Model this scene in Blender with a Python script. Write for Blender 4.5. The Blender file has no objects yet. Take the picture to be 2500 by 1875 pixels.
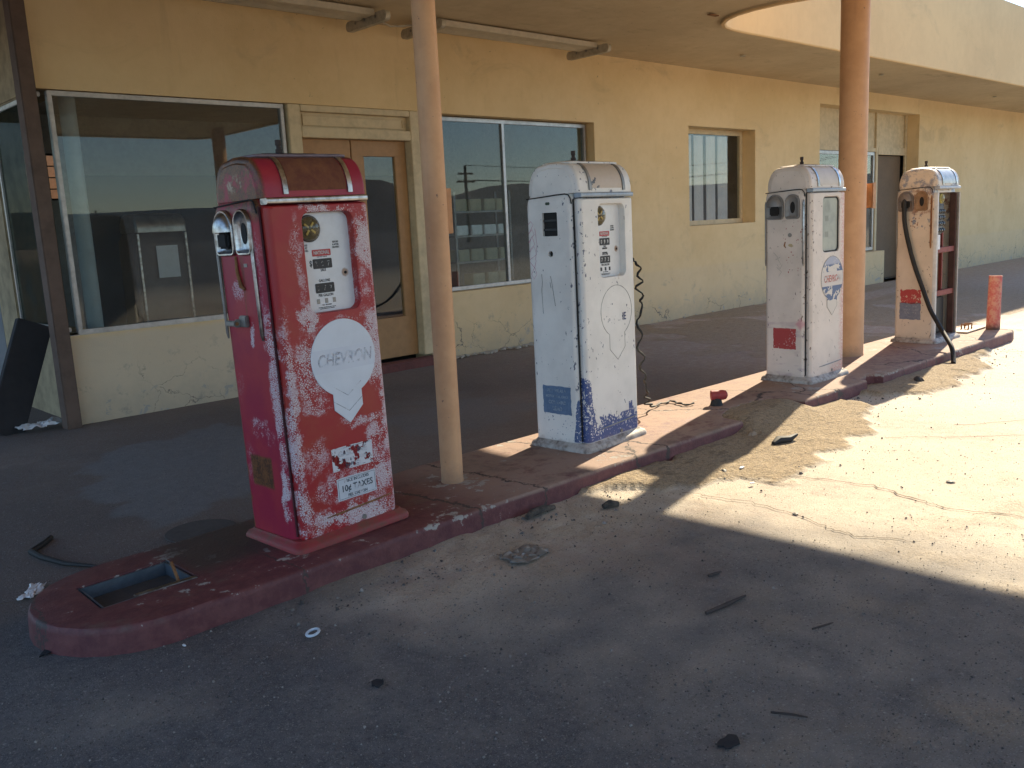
import bpy, bmesh, math, random
import numpy as np
from mathutils import Vector, Matrix, Euler
sc = bpy.context.scene
col = sc.collection
R = math.radians

# ------------------------------------------------------------------ camera, sky, sun, exposure
def make_camera():
    yaw, pitch, roll, fpx = 0.750125542, 0.177236399, -0.0490449951, 2186.4
    f = Vector((math.sin(yaw)*math.cos(pitch), math.cos(yaw)*math.cos(pitch), -math.sin(pitch)))
    r = Vector((math.cos(yaw), -math.sin(yaw), 0)); u = r.cross(f)
    c, s = math.cos(roll), math.sin(roll)
    r2 = r*c + u*s; u2 = u*c - r*s
    cam = bpy.data.cameras.new('camera'); ob = bpy.data.objects.new('camera', cam); col.objects.link(ob)
    m = Matrix((r2, u2, -f)).transposed().to_4x4(); m.translation = (0, 0, 1.25)
    ob.matrix_world = m
    cam.sensor_width = 36; cam.lens = fpx/2500*36; cam.clip_start = .05; cam.clip_end = 6000
    sc.camera = ob
make_camera()
SUNV = Vector((1.47, .365, 1.0)).normalized()
EL = math.asin(SUNV.z); AZ = math.atan2(SUNV.x, SUNV.y)
w = bpy.data.worlds.new('World'); sc.world = w; w.use_nodes = True
wt = w.node_tree; sky = wt.nodes.new('ShaderNodeTexSky'); sky.sky_type = 'NISHITA'; sky.sun_disc = False
sky.sun_elevation = EL; sky.sun_rotation = AZ; sky.air_density = 1.0; sky.dust_density = .1; sky.ozone_density = 2.6
wt.links.new(sky.outputs[0], wt.nodes['Background'].inputs[0]); wt.nodes['Background'].inputs[1].default_value = .125
sl = bpy.data.lights.new('sun', 'SUN'); sl.energy = 5.0; sl.angle = R(.6); sl.color = (1, .86, .63)
so = bpy.data.objects.new('sun', sl); col.objects.link(so); so.rotation_euler = SUNV.to_track_quat('Z', 'Y').to_euler()
so.location = (0, 0, 30)
sc.view_settings.view_transform = 'Standard'; sc.view_settings.look = 'None'; sc.view_settings.gamma = 1
sc.view_settings.exposure = 1.27
sc.render.engine = 'CYCLES'
sc.cycles.max_bounces = 10; sc.cycles.diffuse_bounces = 6; sc.cycles.glossy_bounces = 5; sc.cycles.transparent_max_bounces = 12
sc.cycles.use_denoising = True
sc.cycles.sample_clamp_indirect = 8

# ------------------------------------------------------------------ node helper
class S:
    def __init__(s, m, k): s.m, s.k = m, k
    def _b(s, o, op, rev=False):
        n = s.m.n('ShaderNodeMath'); n.operation = op
        a, b = (o, s) if rev else (s, o)
        s.m.put(n.inputs[0], a); s.m.put(n.inputs[1], b)
        return S(s.m, n.outputs[0])
    def __add__(s, o): return s._b(o, 'ADD')
    def __radd__(s, o): return s._b(o, 'ADD')
    def __sub__(s, o): return s._b(o, 'SUBTRACT')
    def __rsub__(s, o): return s._b(o, 'SUBTRACT', True)
    def __mul__(s, o): return s._b(o, 'MULTIPLY')
    def __rmul__(s, o): return s._b(o, 'MULTIPLY')
    def __truediv__(s, o): return s._b(o, 'DIVIDE')
    def __neg__(s): return s*-1.0
    def abs(s): return s._b(0.0, 'ABSOLUTE')
    def min(s, o): return s._b(o, 'MINIMUM')
    def max(s, o): return s._b(o, 'MAXIMUM')
class Mat:
    def __init__(s, name):
        s.mat = bpy.data.materials.new(name); s.mat.use_nodes = True; s.t = s.mat.node_tree
        s.t.nodes.clear(); s.o = s.t.nodes.new('ShaderNodeOutputMaterial'); s._c = None
    def n(s, k): return s.t.nodes.new(k)
    def put(s, i, v):
        if isinstance(v, S): s.t.links.new(v.k, i)
        elif isinstance(v, (tuple, list)): i.default_value = tuple(v) if len(v) == len(i.default_value) else (*v, 1.0)
        else: i.default_value = v
    def vec(s):
        if s._c is None: s._c = s.n('ShaderNodeTexCoord')
        return S(s, s._c.outputs['Object'])
    def xyz(s, v=None):
        n = s.n('ShaderNodeSeparateXYZ'); s.put(n.inputs[0], v or s.vec())
        return [S(s, n.outputs[i]) for i in range(3)]
    def com(s, x, y, z):
        n = s.n('ShaderNodeCombineXYZ')
        for i, v in enumerate((x, y, z)): s.put(n.inputs[i], v)
        return S(s, n.outputs[0])
    def noise(s, scale, detail=4, rough=.55, dist=0, v=None, out=0):
        n = s.n('ShaderNodeTexNoise'); s.put(n.inputs['Vector'], v or s.vec())
        n.inputs['Scale'].default_value = scale; n.inputs['Detail'].default_value = detail
        n.inputs['Roughness'].default_value = rough; n.inputs['Distortion'].default_value = dist
        return S(s, n.outputs[out])
    def vor(s, scale, feature='F1', v=None, out=0, rand=1):
        n = s.n('ShaderNodeTexVoronoi'); n.feature = feature; s.put(n.inputs['Vector'], v or s.vec())
        n.inputs['Scale'].default_value = scale; n.inputs['Randomness'].default_value = rand
        return S(s, n.outputs[out])
    def ss(s, x, a, b, lo=0., hi=1.):
        n = s.n('ShaderNodeMapRange'); n.interpolation_type = 'SMOOTHSTEP'
        for i, v in enumerate((x, a, b, lo, hi)): s.put(n.inputs[i], v)
        return S(s, n.outputs[0])
    def mix(s, f, a, b):
        n = s.n('ShaderNodeMix'); n.data_type = 'RGBA'
        s.put(n.inputs[0], f); s.put(n.inputs[6], a); s.put(n.inputs[7], b)
        return S(s, n.outputs[2])
    def attr(s, name):
        n = s.n('ShaderNodeAttribute'); n.attribute_name = name
        return S(s, n.outputs['Fac'])
    def box(s, x, z, x0, x1, z0, z1, e=.01):
        return s.ss(x, x0-e, x0+e)*s.ss(x, x1+e, x1-e)*s.ss(z, z0-e, z0+e)*s.ss(z, z1+e, z1-e)
    def done(s, c, rough=.6, metal=0., bump=None, bs=.3, bd=.01, alpha=None, spec=None, coat=None):
        p = s.n('ShaderNodeBsdfPrincipled')
        s.put(p.inputs['Base Color'], c); s.put(p.inputs['Roughness'], rough); s.put(p.inputs['Metallic'], metal)
        if spec is not None: s.put(p.inputs['Specular IOR Level'], spec)
        if coat is not None: s.put(p.inputs['Coat Weight'], coat)
        if bump is not None:
            b = s.n('ShaderNodeBump'); s.put(b.inputs['Strength'], bs); s.put(b.inputs['Distance'], bd); s.put(b.inputs['Height'], bump)
            s.t.links.new(b.outputs[0], p.inputs['Normal'])
        sh = p.outputs[0]
        if alpha is not None:
            tr = s.n('ShaderNodeBsdfTransparent'); mx = s.n('ShaderNodeMixShader')
            s.put(mx.inputs[0], alpha); s.t.links.new(tr.outputs[0], mx.inputs[1]); s.t.links.new(sh, mx.inputs[2]); sh = mx.outputs[0]
        s.t.links.new(sh, s.o.inputs[0]); return s.mat

def glass_mat(name, tint, boost=2.0, dirt=.06, rough=.0, dc=(.45, .42, .38)):
    m = Mat(name)
    fr = m.n('ShaderNodeFresnel'); ge = m.n('ShaderNodeNewGeometry'); m.put(fr.inputs[0], m.ss(S(m, ge.outputs['Backfacing']), 0., 1., 1.5, 1/1.5))
    f = (S(m, fr.outputs[0])*boost).min(1.0)
    gl = m.n('ShaderNodeBsdfGlossy'); gl.inputs['Roughness'].default_value = rough
    tr = m.n('ShaderNodeBsdfTransparent'); tr.inputs[0].default_value = (*tint, 1)
    df = m.n('ShaderNodeBsdfDiffuse'); df.inputs[0].default_value = (*dc, 1)
    a = m.n('ShaderNodeMixShader'); d = m.n('ShaderNodeMixShader')
    dn = m.ss(m.noise(3.0, 6, .7), .42, .75)*dirt + dirt*.35
    m.put(a.inputs[0], f); m.t.links.new(tr.outputs[0], a.inputs[1]); m.t.links.new(gl.outputs[0], a.inputs[2])
    m.put(d.inputs[0], dn); m.t.links.new(a.outputs[0], d.inputs[1]); m.t.links.new(df.outputs[0], d.inputs[2])
    m.t.links.new(d.outputs[0], m.o.inputs[0]); return m.mat

def plain(name, c, rough=.6, metal=0., var=.25, scale=25, bump=.15, c2=None):
    m = Mat(name); n = m.noise(scale, 6, .65)
    n2 = m.noise(scale*.17, 4, .6)
    c2 = c2 or tuple(v*.55 for v in c)
    k = m.ss(n*.6+n2*.4, .38, .68)*var*2.0
    return m.done(m.mix(k.min(1.0), c, c2), rough, metal, n, bump, .004)

# ------------------------------------------------------------------ mesh helper
def sph(seed): return random.Random(seed)
def weigh(ob):
    md = ob.modifiers.new('weighted', 'WEIGHTED_NORMAL'); md.keep_sharp = True; md.weight = 90
class MB:
    def __init__(s): s.v = []; s.f = []
    def add(s, v, f):
        o = len(s.v); s.v += [tuple(p) for p in v]; s.f += [tuple(o+i for i in q) for q in f]; return s
    def box(s, x0, x1, y0, y1, z0, z1):
        v = [(x, y, z) for z in (z0, z1) for y in (y0, y1) for x in (x0, x1)]
        return s.add(v, [(0, 2, 3, 1), (4, 5, 7, 6), (0, 1, 5, 4), (2, 6, 7, 3), (0, 4, 6, 2), (1, 3, 7, 5)])
    def loft(s, loops, cap0=True, cap1=True, closed=True):
        n = len(loops[0]); v = [p for l in loops for p in l]; f = []
        for a in range(len(loops)-1):
            for i in range(n if closed else n-1):
                j = (i+1) % n; f.append((a*n+i, a*n+j, (a+1)*n+j, (a+1)*n+i))
        if cap0: f.append(tuple(range(n))[::-1])
        if cap1: f.append(tuple((len(loops)-1)*n+i for i in range(n)))
        return s.add(v, f)
    def tube(s, path, r, n=10, cap=True):
        path = [Vector(p) for p in path]; loops = []
        rs = r if isinstance(r, (list, tuple)) else [r]*len(path)
        up = Vector((0, 0, 1)); prev = None
        for i, p in enumerate(path):
            d = (path[min(i+1, len(path)-1)]-path[max(i-1, 0)]).normalized()
            if prev is None:
                a = d.cross(up if abs(d.z) < .95 else Vector((1, 0, 0))).normalized()
            else: a = (prev-d*prev.dot(d)).normalized()
            prev = a; b = d.cross(a)
            loops.append([p+(a*math.cos(t)+b*math.sin(t))*rs[i] for t in [2*math.pi*k/n for k in range(n)]])
        return s.loft(loops, cap, cap)
    def ribbon(s, path, w, nrm, th=.0008):
        nrm = Vector(nrm).normalized(); path = [Vector(p) for p in path]; ws = w if isinstance(w, (list, tuple)) else [w]*len(path)
        L = []
        for i, p in enumerate(path):
            d = (path[min(i+1, len(path)-1)]-path[max(i-1, 0)]).normalized(); a = nrm.cross(d).normalized()*ws[i]/2
            L.append([p-a, p+a, p+a*.9+nrm*th, p-a*.9+nrm*th])
        return s.loft(L)
    def dome(s, c, ax, ux, r, h, nr=6, ns=24):
        c = Vector(c); ax = Vector(ax).normalized(); ux = Vector(ux).normalized(); vx = ax.cross(ux); L = []
        for k in range(nr+1):
            t = (k/nr)*math.pi/2*.985
            L.append([c+(ux*math.cos(q)+vx*math.sin(q))*r*math.cos(t)+ax*h*math.sin(t) for q in [2*math.pi*i/ns for i in range(ns)]])
        return s.loft(L)
    def disc(s, c, ax, ux, r, h, ns=28, bev=.15):
        c = Vector(c); ax = Vector(ax).normalized(); ux = Vector(ux).normalized(); vx = ax.cross(ux); L = []
        for rr, hh in ((r, 0), (r, h*(1-bev)), (r-h*bev, h)):
            L.append([c+(ux*math.cos(q)+vx*math.sin(q))*rr+ax*hh for q in [2*math.pi*i/ns for i in range(ns)]])
        return s.loft(L)
    def ext(s, pts, a, b, n, o, h):
        """extrude the 2-D outline pts (in axes a,b from origin o) by h along n"""
        a, b, n, o = Vector(a), Vector(b), Vector(n), Vector(o)
        return s.loft([[o+a*x+b*y for x, y in pts], [o+a*x+b*y+n*h for x, y in pts]])
    def text(s, t, size, o, a, b, n, h=.0006, align='CENTER', sx=1., shear=0., bold=.022):
        cu = bpy.data.curves.new('t', 'FONT'); cu.body = t; cu.size = size; cu.align_x = align; cu.align_y = 'CENTER'; cu.extrude = h/2
        cu.resolution_u = 3; cu.space_line = .85; cu.shear = shear; cu.offset = bold*size
        ob = bpy.data.objects.new('t', cu); col.objects.link(ob)
        dg = bpy.context.evaluated_depsgraph_get(); me = bpy.data.meshes.new_from_object(ob.evaluated_get(dg))
        a, b, n, o = Vector(a), Vector(b), Vector(n), Vector(o)
        v = [o+a*(p.co.x*sx)+b*p.co.y+n*(p.co.z+h/2) for p in me.vertices]
        s.add(v, [tuple(p.vertices) for p in me.polygons])
        bpy.data.objects.remove(ob); bpy.data.curves.remove(cu); bpy.data.meshes.remove(me); return s
    def build(s, name, mat, parent=None, smooth=35, bevel=0, seg=2, fixn=True, wn=False):
        me = bpy.data.meshes.new(name); me.from_pydata(s.v, [], s.f); 
        bm = bmesh.new(); bm.from_mesh(me)
        if fixn: bmesh.ops.recalc_face_normals(bm, faces=bm.faces)
        if bevel:
            ed = [e for e in bm.edges if len(e.link_faces) == 2 and e.calc_face_angle(0) > R(40)]
            bmesh.ops.bevel(bm, geom=ed, offset=bevel, segments=seg, affect='EDGES', clamp_overlap=True)
        bm.to_mesh(me); bm.free()
        if smooth: me.shade_smooth(); me.set_sharp_from_angle(angle=R(smooth))
        me.materials.append(mat)
        ob = bpy.data.objects.new(name, me); col.objects.link(ob)
        if parent is not None: ob.parent = parent
        if wn: weigh(ob)
        return ob
def empty(name, loc, rot=(0, 0, 0)):
    o = bpy.data.objects.new(name, None); col.objects.link(o); o.location = loc; o.rotation_euler = rot; o.empty_display_size = .1; return o
def tag(o, label=None, cat=None, group=None, kind=None):
    if label: o['label'] = label
    if cat: o['category'] = cat
    if group: o['group'] = group
    if kind: o['kind'] = kind
    return o
def rrect(x0, x1, y0, y1, r, n=6):
    p = []
    for cx, cy, a in ((x1-r, y1-r, 0), (x0+r, y1-r, 90), (x0+r, y0+r, 180), (x1-r, y0+r, 270)):
        for k in range(n+1):
            t = R(a+90*k/n); p.append((cx+r*math.cos(t), cy+r*math.sin(t)))
    return p
def jag(rnd, x0, x1, z0, z1, n=9, a=.006):
    """rectangle outline with torn edges"""
    P = []
    for (ax, az), (bx, bz) in (((x0, z0), (x1, z0)), ((x1, z0), (x1, z1)), ((x1, z1), (x0, z1)), ((x0, z1), (x0, z0))):
        for k in range(n):
            t = k/n; P.append((ax+(bx-ax)*t+rnd.uniform(-a, a), az+(bz-az)*t+rnd.uniform(-a, a)))
    return P

# numpy value noise
def vnoise(x, y, seed):
    xi = np.floor(x).astype(np.int64); yi = np.floor(y).astype(np.int64); xf = x-xi; yf = y-yi
    def h(a, b):
        n = (a*374761393+b*668265263+seed*982451653) & 0x7fffffff
        n = ((n ^ (n >> 13))*1274126177) & 0x7fffffff
        return ((n ^ (n >> 16)) & 0xffff)/65535.
    u = xf*xf*(3-2*xf); v = yf*yf*(3-2*yf)
    return (h(xi, yi)*(1-u)+h(xi+1, yi)*u)*(1-v)+(h(xi, yi+1)*(1-u)+h(xi+1, yi+1)*u)*v
def fbm(x, y, seed, o=4):
    s = 0; a = .5; t = 0
    for i in range(o): s = s+a*vnoise(x*2**i, y*2**i, seed+i*17); t += a; a *= .5
    return s/t
def sstep(x, a, b):
    t = np.clip((x-a)/(b-a), 0, 1); return t*t*(3-2*t)
def polydist(x, y, P):
    """signed distance to polygon, positive inside"""
    d = np.full(x.shape, 1e9); ins = np.zeros(x.shape, bool); n = len(P)
    for i in range(n):
        ax, ay = P[i]; bx, by = P[(i+1) % n]; ex, ey = bx-ax, by-ay
        t = np.clip(((x-ax)*ex+(y-ay)*ey)/(ex*ex+ey*ey+1e-12), 0, 1)
        d = np.minimum(d, np.hypot(x-ax-t*ex, y-ay-t*ey))
        c = ((ay > y) != (by > y)) & (x < (bx-ax)*(y-ay)/((by-ay) if by != ay else 1e-12)+ax); ins ^= c
    return np.where(ins, d, -d)

# ------------------------------------------------------------------ materials of the setting
def mat_ground():
    m = Mat('ground_surface'); x, y, z = m.xyz()
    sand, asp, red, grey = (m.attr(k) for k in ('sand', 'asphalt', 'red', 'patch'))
    n1 = m.noise(1.3, 6, .6); n2 = m.noise(14, 6, .7); n3 = m.noise(160, 3, .7); n4 = m.noise(45, 4, .7)
    con = m.mix(m.ss(n1*.6+n2*.4, .35, .70), (.53, .462, .370), (.44, .382, .305))
    con = m.mix(m.ss(n4, .60, .75)*.22, con, (.24, .20, .17))
    con = m.mix(red*m.ss(n2, .3, .6), con, (.40, .285, .23))
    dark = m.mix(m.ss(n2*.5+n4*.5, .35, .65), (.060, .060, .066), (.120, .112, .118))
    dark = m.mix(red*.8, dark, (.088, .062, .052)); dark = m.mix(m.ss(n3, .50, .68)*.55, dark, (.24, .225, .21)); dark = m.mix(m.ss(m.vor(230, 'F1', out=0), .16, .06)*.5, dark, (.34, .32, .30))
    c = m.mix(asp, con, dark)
    c = m.mix(grey, c, m.mix(m.ss(n2, .3, .7), (.135, .140, .150), (.175, .180, .188)))
    sd = m.mix(m.ss(n4*.5+n3*.5, .36, .64), (.40, .305, .185), (.25, .19, .12))
    sd = m.mix(m.ss(m.vor(240, 'F1'), .22, .1)*m.ss(n4, .45, .6), sd, (.10, .08, .06))
    c = m.mix(sand, c, sd)
    c = m.mix(m.ss(n3, .54, .68)*.5, c, (.13, .115, .105)); c = m.mix(m.ss(n3, .44, .32)*.28, c, (.60, .54, .46)); sp = m.ss(m.vor(95, 'F1', out=0), .12, .05)
    c = m.mix(sp*m.ss(n1, .45, .6)*.5, c, (.05, .045, .04))
    for sc_, lo, hi in ((150, .16, .86), (75, .09, .93)):
        rv = m.xyz(m.vor(sc_, 'F1', out=1))[0]; f1 = m.ss(m.vor(sc_, 'F1'), .42, .25)
        c = m.mix(m.ss(rv, lo, lo-.06)*f1*.6, c, (.035, .033, .034)); c = m.mix(m.ss(rv, hi, hi+.05)*f1*.38, c, (.36, .34, .31))
    rip = m.noise(26, 4, .7, v=m.com(x*.45+y*.2, y, z)); c = m.mix(sand*m.ss(rip, .53, .66)*.7, c, (.15, .115, .075))
    h = rip*sand*1.2+ n3*.35+n4*.6*(sand*2.0+.35)+n2*.4
    return m.done(c, m.ss(sand+asp, 0, 1, .82, .93), 0, h, .75, .02)
def mat_stucco(name, a, b, stain=.5, low=True):
    m = Mat(name); x, y, z = m.xyz()
    n1 = m.noise(.9, 5, .6); n2 = m.noise(9, 6, .65); n3 = m.noise(110, 4, .6)
    c = m.mix(m.ss(n1*.7+n2*.3, .35, .65), a, b)
    spots = m.ss(m.noise(22, 5, .75), .63, .72)*m.ss(n1, .45, .6)*stain; sm = m.ss(m.noise(2.3, 6, .7, .8, v=m.com(x*.5, y*1.6, z)), .56, .74)*stain*.38; c = m.mix(sm.min(1.), c, (.27, .21, .13))
    c = m.mix(spots, c, (.16, .13, .09))
    v = m.noise(7, 5, .7, v=m.com(x, y, z*.12))
    c = m.mix(m.ss(v, .56, .8)*stain*.35, c, tuple(t*.55 for t in b))
    if low:
        c = m.mix(m.ss(z+n2*.04, .66, .60)*(m.ss(x, 4.5, 3.5)*.45+.15), c, (.61, .52, .415))
        dirt = m.ss(z+n2*.45, .62, .12)*.55
        c = m.mix(dirt, c, (.30, .27, .21))
        pe = m.ss(m.noise(7, 6, .7, .6), .60, .63)*m.ss(z, .32, .05)
        c = m.mix(pe, c, (.36, .34, .30))
        vd = m.vor(2.6, 'DISTANCE_TO_EDGE', m.com(x+n2*.22, y, z*1.3+m.noise(3.3, 5, .6)*.35))
        c = m.mix(m.ss(vd, .010, .003)*m.ss(z+n2*.3, .62, .3)*m.ss(n1, .46, .54), c, (.14, .12, .10))
        gr = m.ss(m.noise(5, 6, .75), .56, .66)*m.ss(z, .75, .15)*.55
        c = m.mix(gr, c, (.24, .23, .20))
    return m.done(c, .9, 0, n3*.5+n2*.6, .45, .008)
MAT = {}
MAT['ground'] = mat_ground()
MAT['stucco'] = mat_stucco('yellow_stucco', (.77, .58, .315), (.69, .505, .255), .7)
MAT['beam'] = mat_stucco('yellow_stucco_high', (.70, .54, .315), (.61, .46, .255), .35, False)
MAT['soffit'] = mat_stucco('soffit_stucco', (.64, .51, .32), (.53, .41, .245), 1.3, False)
MAT['fascia'] = mat_stucco('fascia_stucco', (.78, .555, .285), (.70, .49, .25), .45, False)
MAT['cream'] = plain('cream_trim_paint', (.64, .51, .30), .6, 0, .3, 12, .12)
MAT['door'] = plain('tan_door_paint', (.43, .235, .095), .55, 0, .22, 14, .1)
MAT['pole'] = plain('salmon_pole_paint', (.62, .39, .235), .62, 0, .14, 7, .12, (.54, .33, .19))
def pole_paint():
    m = Mat('salmon_pole_paint'); x, y, z = m.xyz(); n = m.noise(7, 6, .65); n2 = m.noise(30, 6, .7); v = m.noise(14, 5, .6, v=m.com(x, y, z*.07))
    c = m.mix(m.ss(n, .36, .66), (.67, .38, .195), (.60, .33, .165)); c = m.mix(m.ss(v, .5, .72)*.22, c, (.42, .25, .15))
    c = m.mix(m.ss(n2, .665, .69), c, (.20, .12, .08)); c = m.mix(m.ss(z+n2*.16, .20, .06)*.7, c, (.30, .19, .12))
    return m.done(c, .62, 0, n2*.4+n*.8, .2, .006)
MAT['pole'] = pole_paint()
MAT['alu'] = plain('aluminium_frame', (.50, .49, .47), .42, .7, .35, 18, .08)
MAT['orange'] = plain('orange_box_paint', (.52, .26, .11), .55, 0, .3, 20, .12)
MAT['glass'] = glass_mat('window_glass', (.86, .90, .90), .95, .035)
MAT['glass2'] = glass_mat('dusty_glass', (.80, .86, .86), 1.0, .06)
MAT['glass3'] = glass_mat('green_reflection_glass', (.5, .55, .52), .12, .4, 0, (.055, .07, .06))  # reflected dark surroundings painted as a green film, mirror reflection turned down
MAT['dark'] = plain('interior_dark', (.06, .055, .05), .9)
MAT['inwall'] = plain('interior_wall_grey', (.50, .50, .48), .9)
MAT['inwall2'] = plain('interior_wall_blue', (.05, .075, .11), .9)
MAT['wood'] = plain('weathered_wood', (.15, .10, .075), .85, 0, .4, 9, .4)
MAT['board'] = plain('blackened_board', (.03, .028, .03), .9, 0, .3, 14, .3)
MAT['pale'] = plain('pale_paint', (.42, .45, .50), .7, 0, .2, 8)
MAT['black'] = plain('black_rubber', (.018, .017, .016), .7, 0, .3, 30, .3)
MAT['void'] = plain('dark_cavity', (.012, .012, .012), .8)
MAT['chrome'] = plain('pitted_chrome', (.50, .50, .50), .30, 1., .6, 30, .15, (.22, .20, .18))
MAT['dullmetal'] = plain('dull_grey_metal', (.30, .29, .27), .5, .7, .4, 25, .2)
MAT['rust'] = plain('rusted_steel', (.17, .065, .022), .9, 0, .5, 28, .4, (.30, .15, .06))
MAT['paper'] = plain('white_paper', (.72, .72, .72), .7, 0, .1, 30, .2)
MAT['fixture'] = plain('cream_fixture', (.58, .50, .36), .5, 0, .2, 16, .06)
MAT['fixcap'] = plain('worn_end_cap', (.52, .46, .34), .6, .2, .4, 20, .15)

# ------------------------------------------------------------------ ground
SAND1 = [(2.9, 2.80), (3.2, 2.50), (3.35, 2.42), (3.62, 2.33), (3.66, 2.13), (3.95, 2.14), (4.35, 2.14), (4.65, 2.21), (5.2, 2.40), (5.40, 2.5), (5.48, 2.70), (5.2, 2.9), (5.0, 3.05), (4.35, 3.0), (4.2, 2.8)]
SAND2 = [(5.7, 2.80), (5.85, 2.52), (6.0, 2.37), (6.6, 2.37), (7.2, 2.35), (7.45, 2.59), (8.2, 2.72), (8.2, 2.85)]
SAND3 = [(3.0, 2.55), (3.22, 2.36), (3.2, 2.24), (3.0, 2.2), (2.6, 2.1), (2.2, 2.15), (1.7, 2.35), (1.6, 2.75), (3.0, 2.8)]
def build_ground():
    ax = [-500, -200, -80, -30, -12, -5, -2]; bx = [13, 15, 18, 22, 28, 40, 70, 150, 500]
    xs = np.array(ax+list(np.arange(-.5, 11.51, .03))+bx, float)
    ys = np.array([-500, -200, -80, -30, -12, -5, -2, -.5]+list(np.arange(0, 6.9, .03))+[8, 10, 14, 30, 80, 200, 500], float)
    X, Y = np.meshgrid(xs, ys); n = X.size
    e = (fbm(X*5, Y*5, 3)-.5)*.34
    def pm(P, s=.03, k=1.): return sstep(polydist(X, Y, P)+e*k, -s, s)
    sand = np.maximum(pm(SAND1, .018), pm(SAND2, .018, .8))
    s3 = sstep(polydist(X, Y, SAND3)+e*2, -.3, .25)*sstep(fbm(X*11, Y*11, 9), .25, .6)*.38
    sand = np.maximum(sand, s3)
    sand = np.maximum(sand, .7*sstep(fbm(X*1.7, Y*1.7, 21)+np.where(Y > 3.4, .12, -.2)*sstep(X, 6, 9), .5, .62)*sstep(X, 5.5, 8)*(Y > 3.3))
    sand = np.maximum(sand, .3*sstep(fbm(X*6, Y*6, 31), .48, .68)*sstep(Y, 2.0, .8)*sstep(X, 1.2, 2.2))
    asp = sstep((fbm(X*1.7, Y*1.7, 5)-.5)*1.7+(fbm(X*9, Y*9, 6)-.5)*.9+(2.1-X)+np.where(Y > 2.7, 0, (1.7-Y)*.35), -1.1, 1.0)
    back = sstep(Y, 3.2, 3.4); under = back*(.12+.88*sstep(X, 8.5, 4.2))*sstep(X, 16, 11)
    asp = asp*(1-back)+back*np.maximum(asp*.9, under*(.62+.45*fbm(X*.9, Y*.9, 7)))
    asp = np.maximum(asp, (.55+.45*fbm(X*8, Y*8, 61))*sstep(Y, 2.6, 1.9)*sstep(X+(fbm(X*3, Y*3, 62)-.5)*.6, 3.5, 2.9)); asp = np.where((Y < .2) & (X < 3.2), np.maximum(asp, .75), asp)  # asphalt tone paints canopy shade into foreground; unseen near ground dark to cut bounce
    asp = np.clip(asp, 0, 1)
    far = (np.abs(X) > 14) | (Y < -1.5)
    asp = np.where(far, .0, asp); sand = np.where(far, .2, sand); asp = np.where(Y < -7, 1., asp); sand = np.where(Y < -7, 0., sand)
    red = sstep(fbm(X*1.6, Y*1.6, 12), .52, .72)*.5
    red = np.maximum(red, .7*sstep(fbm(X*2.2, Y*2.2, 14), .42, .55)*sstep(X, 3.2, 2.2)*back)
    red = np.maximum(red, .85*back)
    P = [(1.5, 3.9), (2.35, 4.05), (2.9, 5.0), (2.6, 5.75), (1.75, 5.6), (1.4, 4.7)]
    patch = sstep(polydist(X, Y, P)+e, -.03, .04)*.8
    P2 = [(3.2, 4.1), (4.4, 4.3), (4.2, 5.2), (3.3, 5.0)]
    patch = np.maximum(patch, sstep(polydist(X, Y, P2)+e*1.5, -.1, .15)*.5)
    Z = sand*(fbm(X*9, Y*9, 41)*.014)+(fbm(X*4, Y*4, 43)-.5)*.006
    nk = np.maximum(sstep(Y, 2.25, 2.72)*sstep(Y, 3.0, 2.74), 0)
    Z = Z+sand*nk*.022
    gap = sstep(polydist(X, Y, [(4.30, 2.6), (5.0, 2.6), (5.0, 3.0), (4.45, 3.05)]), -.1, .1)
    Z = Z+sstep(Y, 2.5, 2.86)*sstep(X, 4.15, 4.42)*sstep(X, 5.12, 4.92)*(Y < 3.2)*(.066+.02*fbm(X*8, Y*8, 91))
    Z = np.where((X < -.6) | (X > 11.6) | (Y < -.1) | (Y > 6.95), 0, Z)
    nx = len(xs); ny = len(ys)
    idx = np.arange(n).reshape(ny, nx)
    F = np.stack([idx[:-1, :-1], idx[:-1, 1:], idx[1:, 1:], idx[1:, :-1]], -1).reshape(-1, 4)
    me = bpy.data.meshes.new('ground'); me.from_pydata(np.stack([X, Y, Z], -1).reshape(-1, 3).tolist(), [], F.tolist())
    for k, a in (('sand', sand), ('asphalt', asp), ('red', red), ('patch', patch)):  # asphalt holds the real asphalt plus the painted foreground shade
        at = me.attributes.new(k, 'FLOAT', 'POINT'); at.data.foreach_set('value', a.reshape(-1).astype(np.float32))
    me.shade_smooth(); me.materials.append(MAT['ground'])
    o = bpy.data.objects.new('ground', me); col.objects.link(o)
    tag(o, 'cracked tan concrete forecourt with drifts of sand', 'ground', kind='structure')
build_ground()
def build_hills():
    P = []; F = []; nA = 160
    for j, (r, k) in enumerate(((420, 0), (600, .35), (800, 1.), (1100, .7))):
        for i in range(nA+1):
            a = 2*math.pi*i/nA; cx, cy = math.cos(a), math.sin(a)
            h = float(fbm(np.array(cx*4+9.), np.array(cy*4+5.), 77, 5)); h = max(0, h-.30)*150+10
            P.append((cx*r, cy*r, -1+h*k))
    for j in range(3):
        for i in range(nA):
            a = j*(nA+1)+i; F.append((a, a+1, a+nA+2, a+nA+1))
    b = MB(); b.add(P, F)
    tag(b.build('hills', plain('desert_hills', (.085, .08, .085), .95, 0, .3, .02), None, 60), 'bare desert hills on the horizon', 'hills', kind='structure')
build_hills()
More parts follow.
